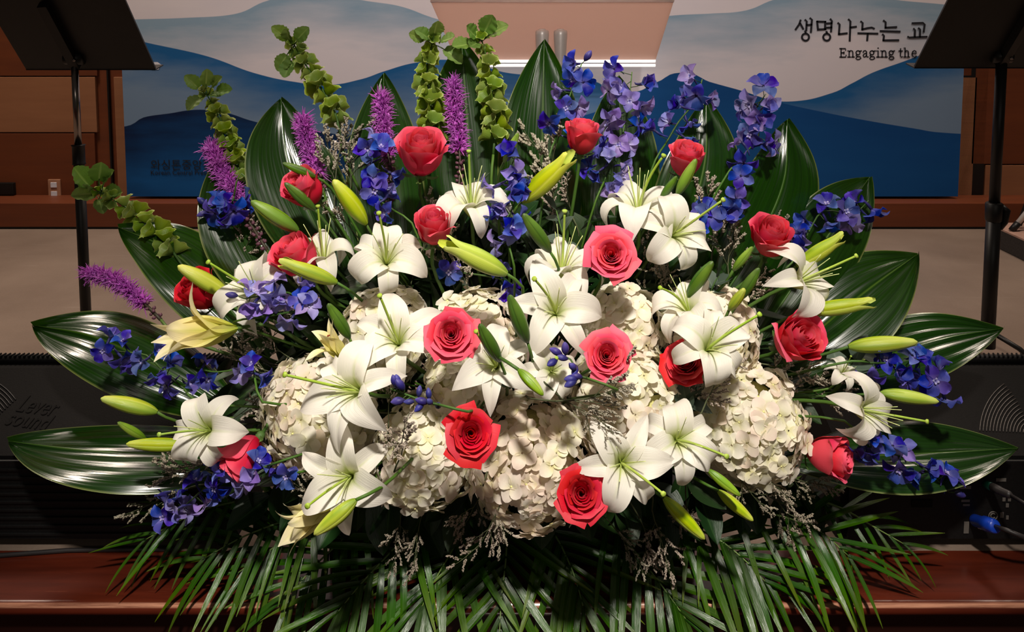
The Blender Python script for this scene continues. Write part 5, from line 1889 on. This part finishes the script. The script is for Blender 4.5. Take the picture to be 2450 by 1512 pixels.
LF = [leaflet(i, [.1, .3, .5, .7, .9][i % 5]) for i in range(10)]
FRONDS = [
    ('palm frond hanging straight down over the middle of the stage edge', [(1212, 1245), (1211, 1330), (1200, 1430), (1194, 1540)], 1.415, 1.27, 15, 255, 44),
    ('palm frond draped over the stage edge under the white hydrangeas', [(1010, 1240), (945, 1310), (868, 1392), (810, 1462)], 1.415, 1.28, 13, 250, 46),
    ('palm frond draped over the stage edge under the lowest red rose', [(1450, 1235), (1520, 1320), (1590, 1410), (1640, 1480)], 1.415, 1.28, 14, 270, 44),
    ('palm frond spread sideways under the large yellow lily bud', [(1560, 1225), (1690, 1275), (1765, 1325), (1830, 1390)], 1.42, 1.32, 13, 250, 48),
    ('palm frond spread furthest over the mahogany edge, below the monitor with the blue plug', [(1740, 1205), (1870, 1235), (1960, 1270), (2030, 1330)], 1.42, 1.34, 13, 215, 52),
    ('palm frond spread over the mahogany edge under the lowest delphinium on the lettered side', [(760, 1225), (670, 1250), (580, 1285), (490, 1335)], 1.42, 1.35, 14, 205, 54),
    ('dark palm frond in the shade before the lettered monitor', [(600, 1190), (500, 1215), (420, 1250), (350, 1290)], 1.43, 1.38, 12, 160, 50),
    ('palm frond over the stage edge under the half open hanging lily', [(880, 1240), (810, 1300), (745, 1362), (695, 1425)], 1.42, 1.32, 13, 220, 50),
    ('palm frond over the stage edge beside the straight middle frond, towards the red rose', [(1310, 1240), (1345, 1310), (1375, 1380), (1395, 1450)], 1.425, 1.30, 12, 230, 40),
    ('palm frond over the stage edge beside the straight middle frond, towards the white hydrangeas', [(1110, 1245), (1085, 1310), (1045, 1380), (1010, 1450)], 1.425, 1.30, 12, 230, 40),
    ('dark palm frond in the shade before the connector panel', [(1900, 1180), (2010, 1215), (2090, 1260), (2160, 1300)], 1.43, 1.38, 10, 150, 46),
    ('palm frond lying on the mahogany edge between the two spread fronds', [(1640, 1225), (1720, 1290), (1800, 1350), (1900, 1400)], 1.42, 1.32, 12, 190, 55),
    ('palm frond under the lily above the bright bud, mostly in shade', [(780, 1215), (720, 1265), (640, 1320), (570, 1370)], 1.42, 1.34, 12, 190, 52),
]
for (lb, pl_, d0, d1, nl, lp, ang) in FRONDS:
    pts = [P(x, y, lerp(d0, d1, i / (len(pl_) - 1))) for i, (x, y) in enumerate(pl_)]
    base = Vector((clamp(pts[0].x * .7, -.3, .3), 1.5, .17))
    root = thing('palm_frond', lb, 'palm frond', base, 'palm fronds draped over the stage edge')
    allp = [base] + pts
    part(root, 'rachis', MB().tube([bez(allp, i / 18) for i in range(19)], [lerp(.0032, .001, i / 18) for i in range(19)], 6).mesh('rachis', M_RACHIS))
    nl = int(nl * .78)
    for i in range(nl):
        t = .04 + .96 * i / (nl - 1)
        c = bez(pts, t)
        tg = tan(pts, t)
        _, u_, tw = basis(c)
        nn = (tw * .75 + Vector((0, 0, .65)))
        nn = (nn - tg * nn.dot(tg)).normalized()
        sd_ = tg.cross(nn).normalized()
        for s in (-1, 1):
            a_ = math.radians(lerp(ang + 14, ang - 26, t ** 1.3) + R.uniform(-5, 5))
            dv = (tg * math.cos(a_) + sd_ * s * math.sin(a_) + nn * .06).normalized()
            ln = px2m(lp * 1.28, c.y) * lerp(.95, .66, t * t) * R.uniform(.85, 1.12) * (.75 + .25 * min(1, t * 5))
            vi = R.randrange(10)
            for trial in range(8):
                n2 = Vector((0, 0, .8)) + tw * .5 + sd_ * s * R.uniform(-.3, .3)
                n2 = (n2 - dv * n2.dot(dv)).normalized()
                dr = [.1, .3, .5, .7, .9][vi % 5]
                tipz = (c + dv * ln * (1 - .12 * dr) - n2 * dr * .45 * ln)
                if tipz.z > .006 or tipz.y < EDGE - .01:
                    break
                # rest on the wooden edge instead of sinking into it
                vi = (vi // 5) * 5 + max(0, vi % 5 - 1)
                dv = (dv + Vector((0, -.06, .09))).normalized()
            M = frame(c, n2, ln, 0, hint=dv)
            part(root, 'leaflet', LF[vi], M)
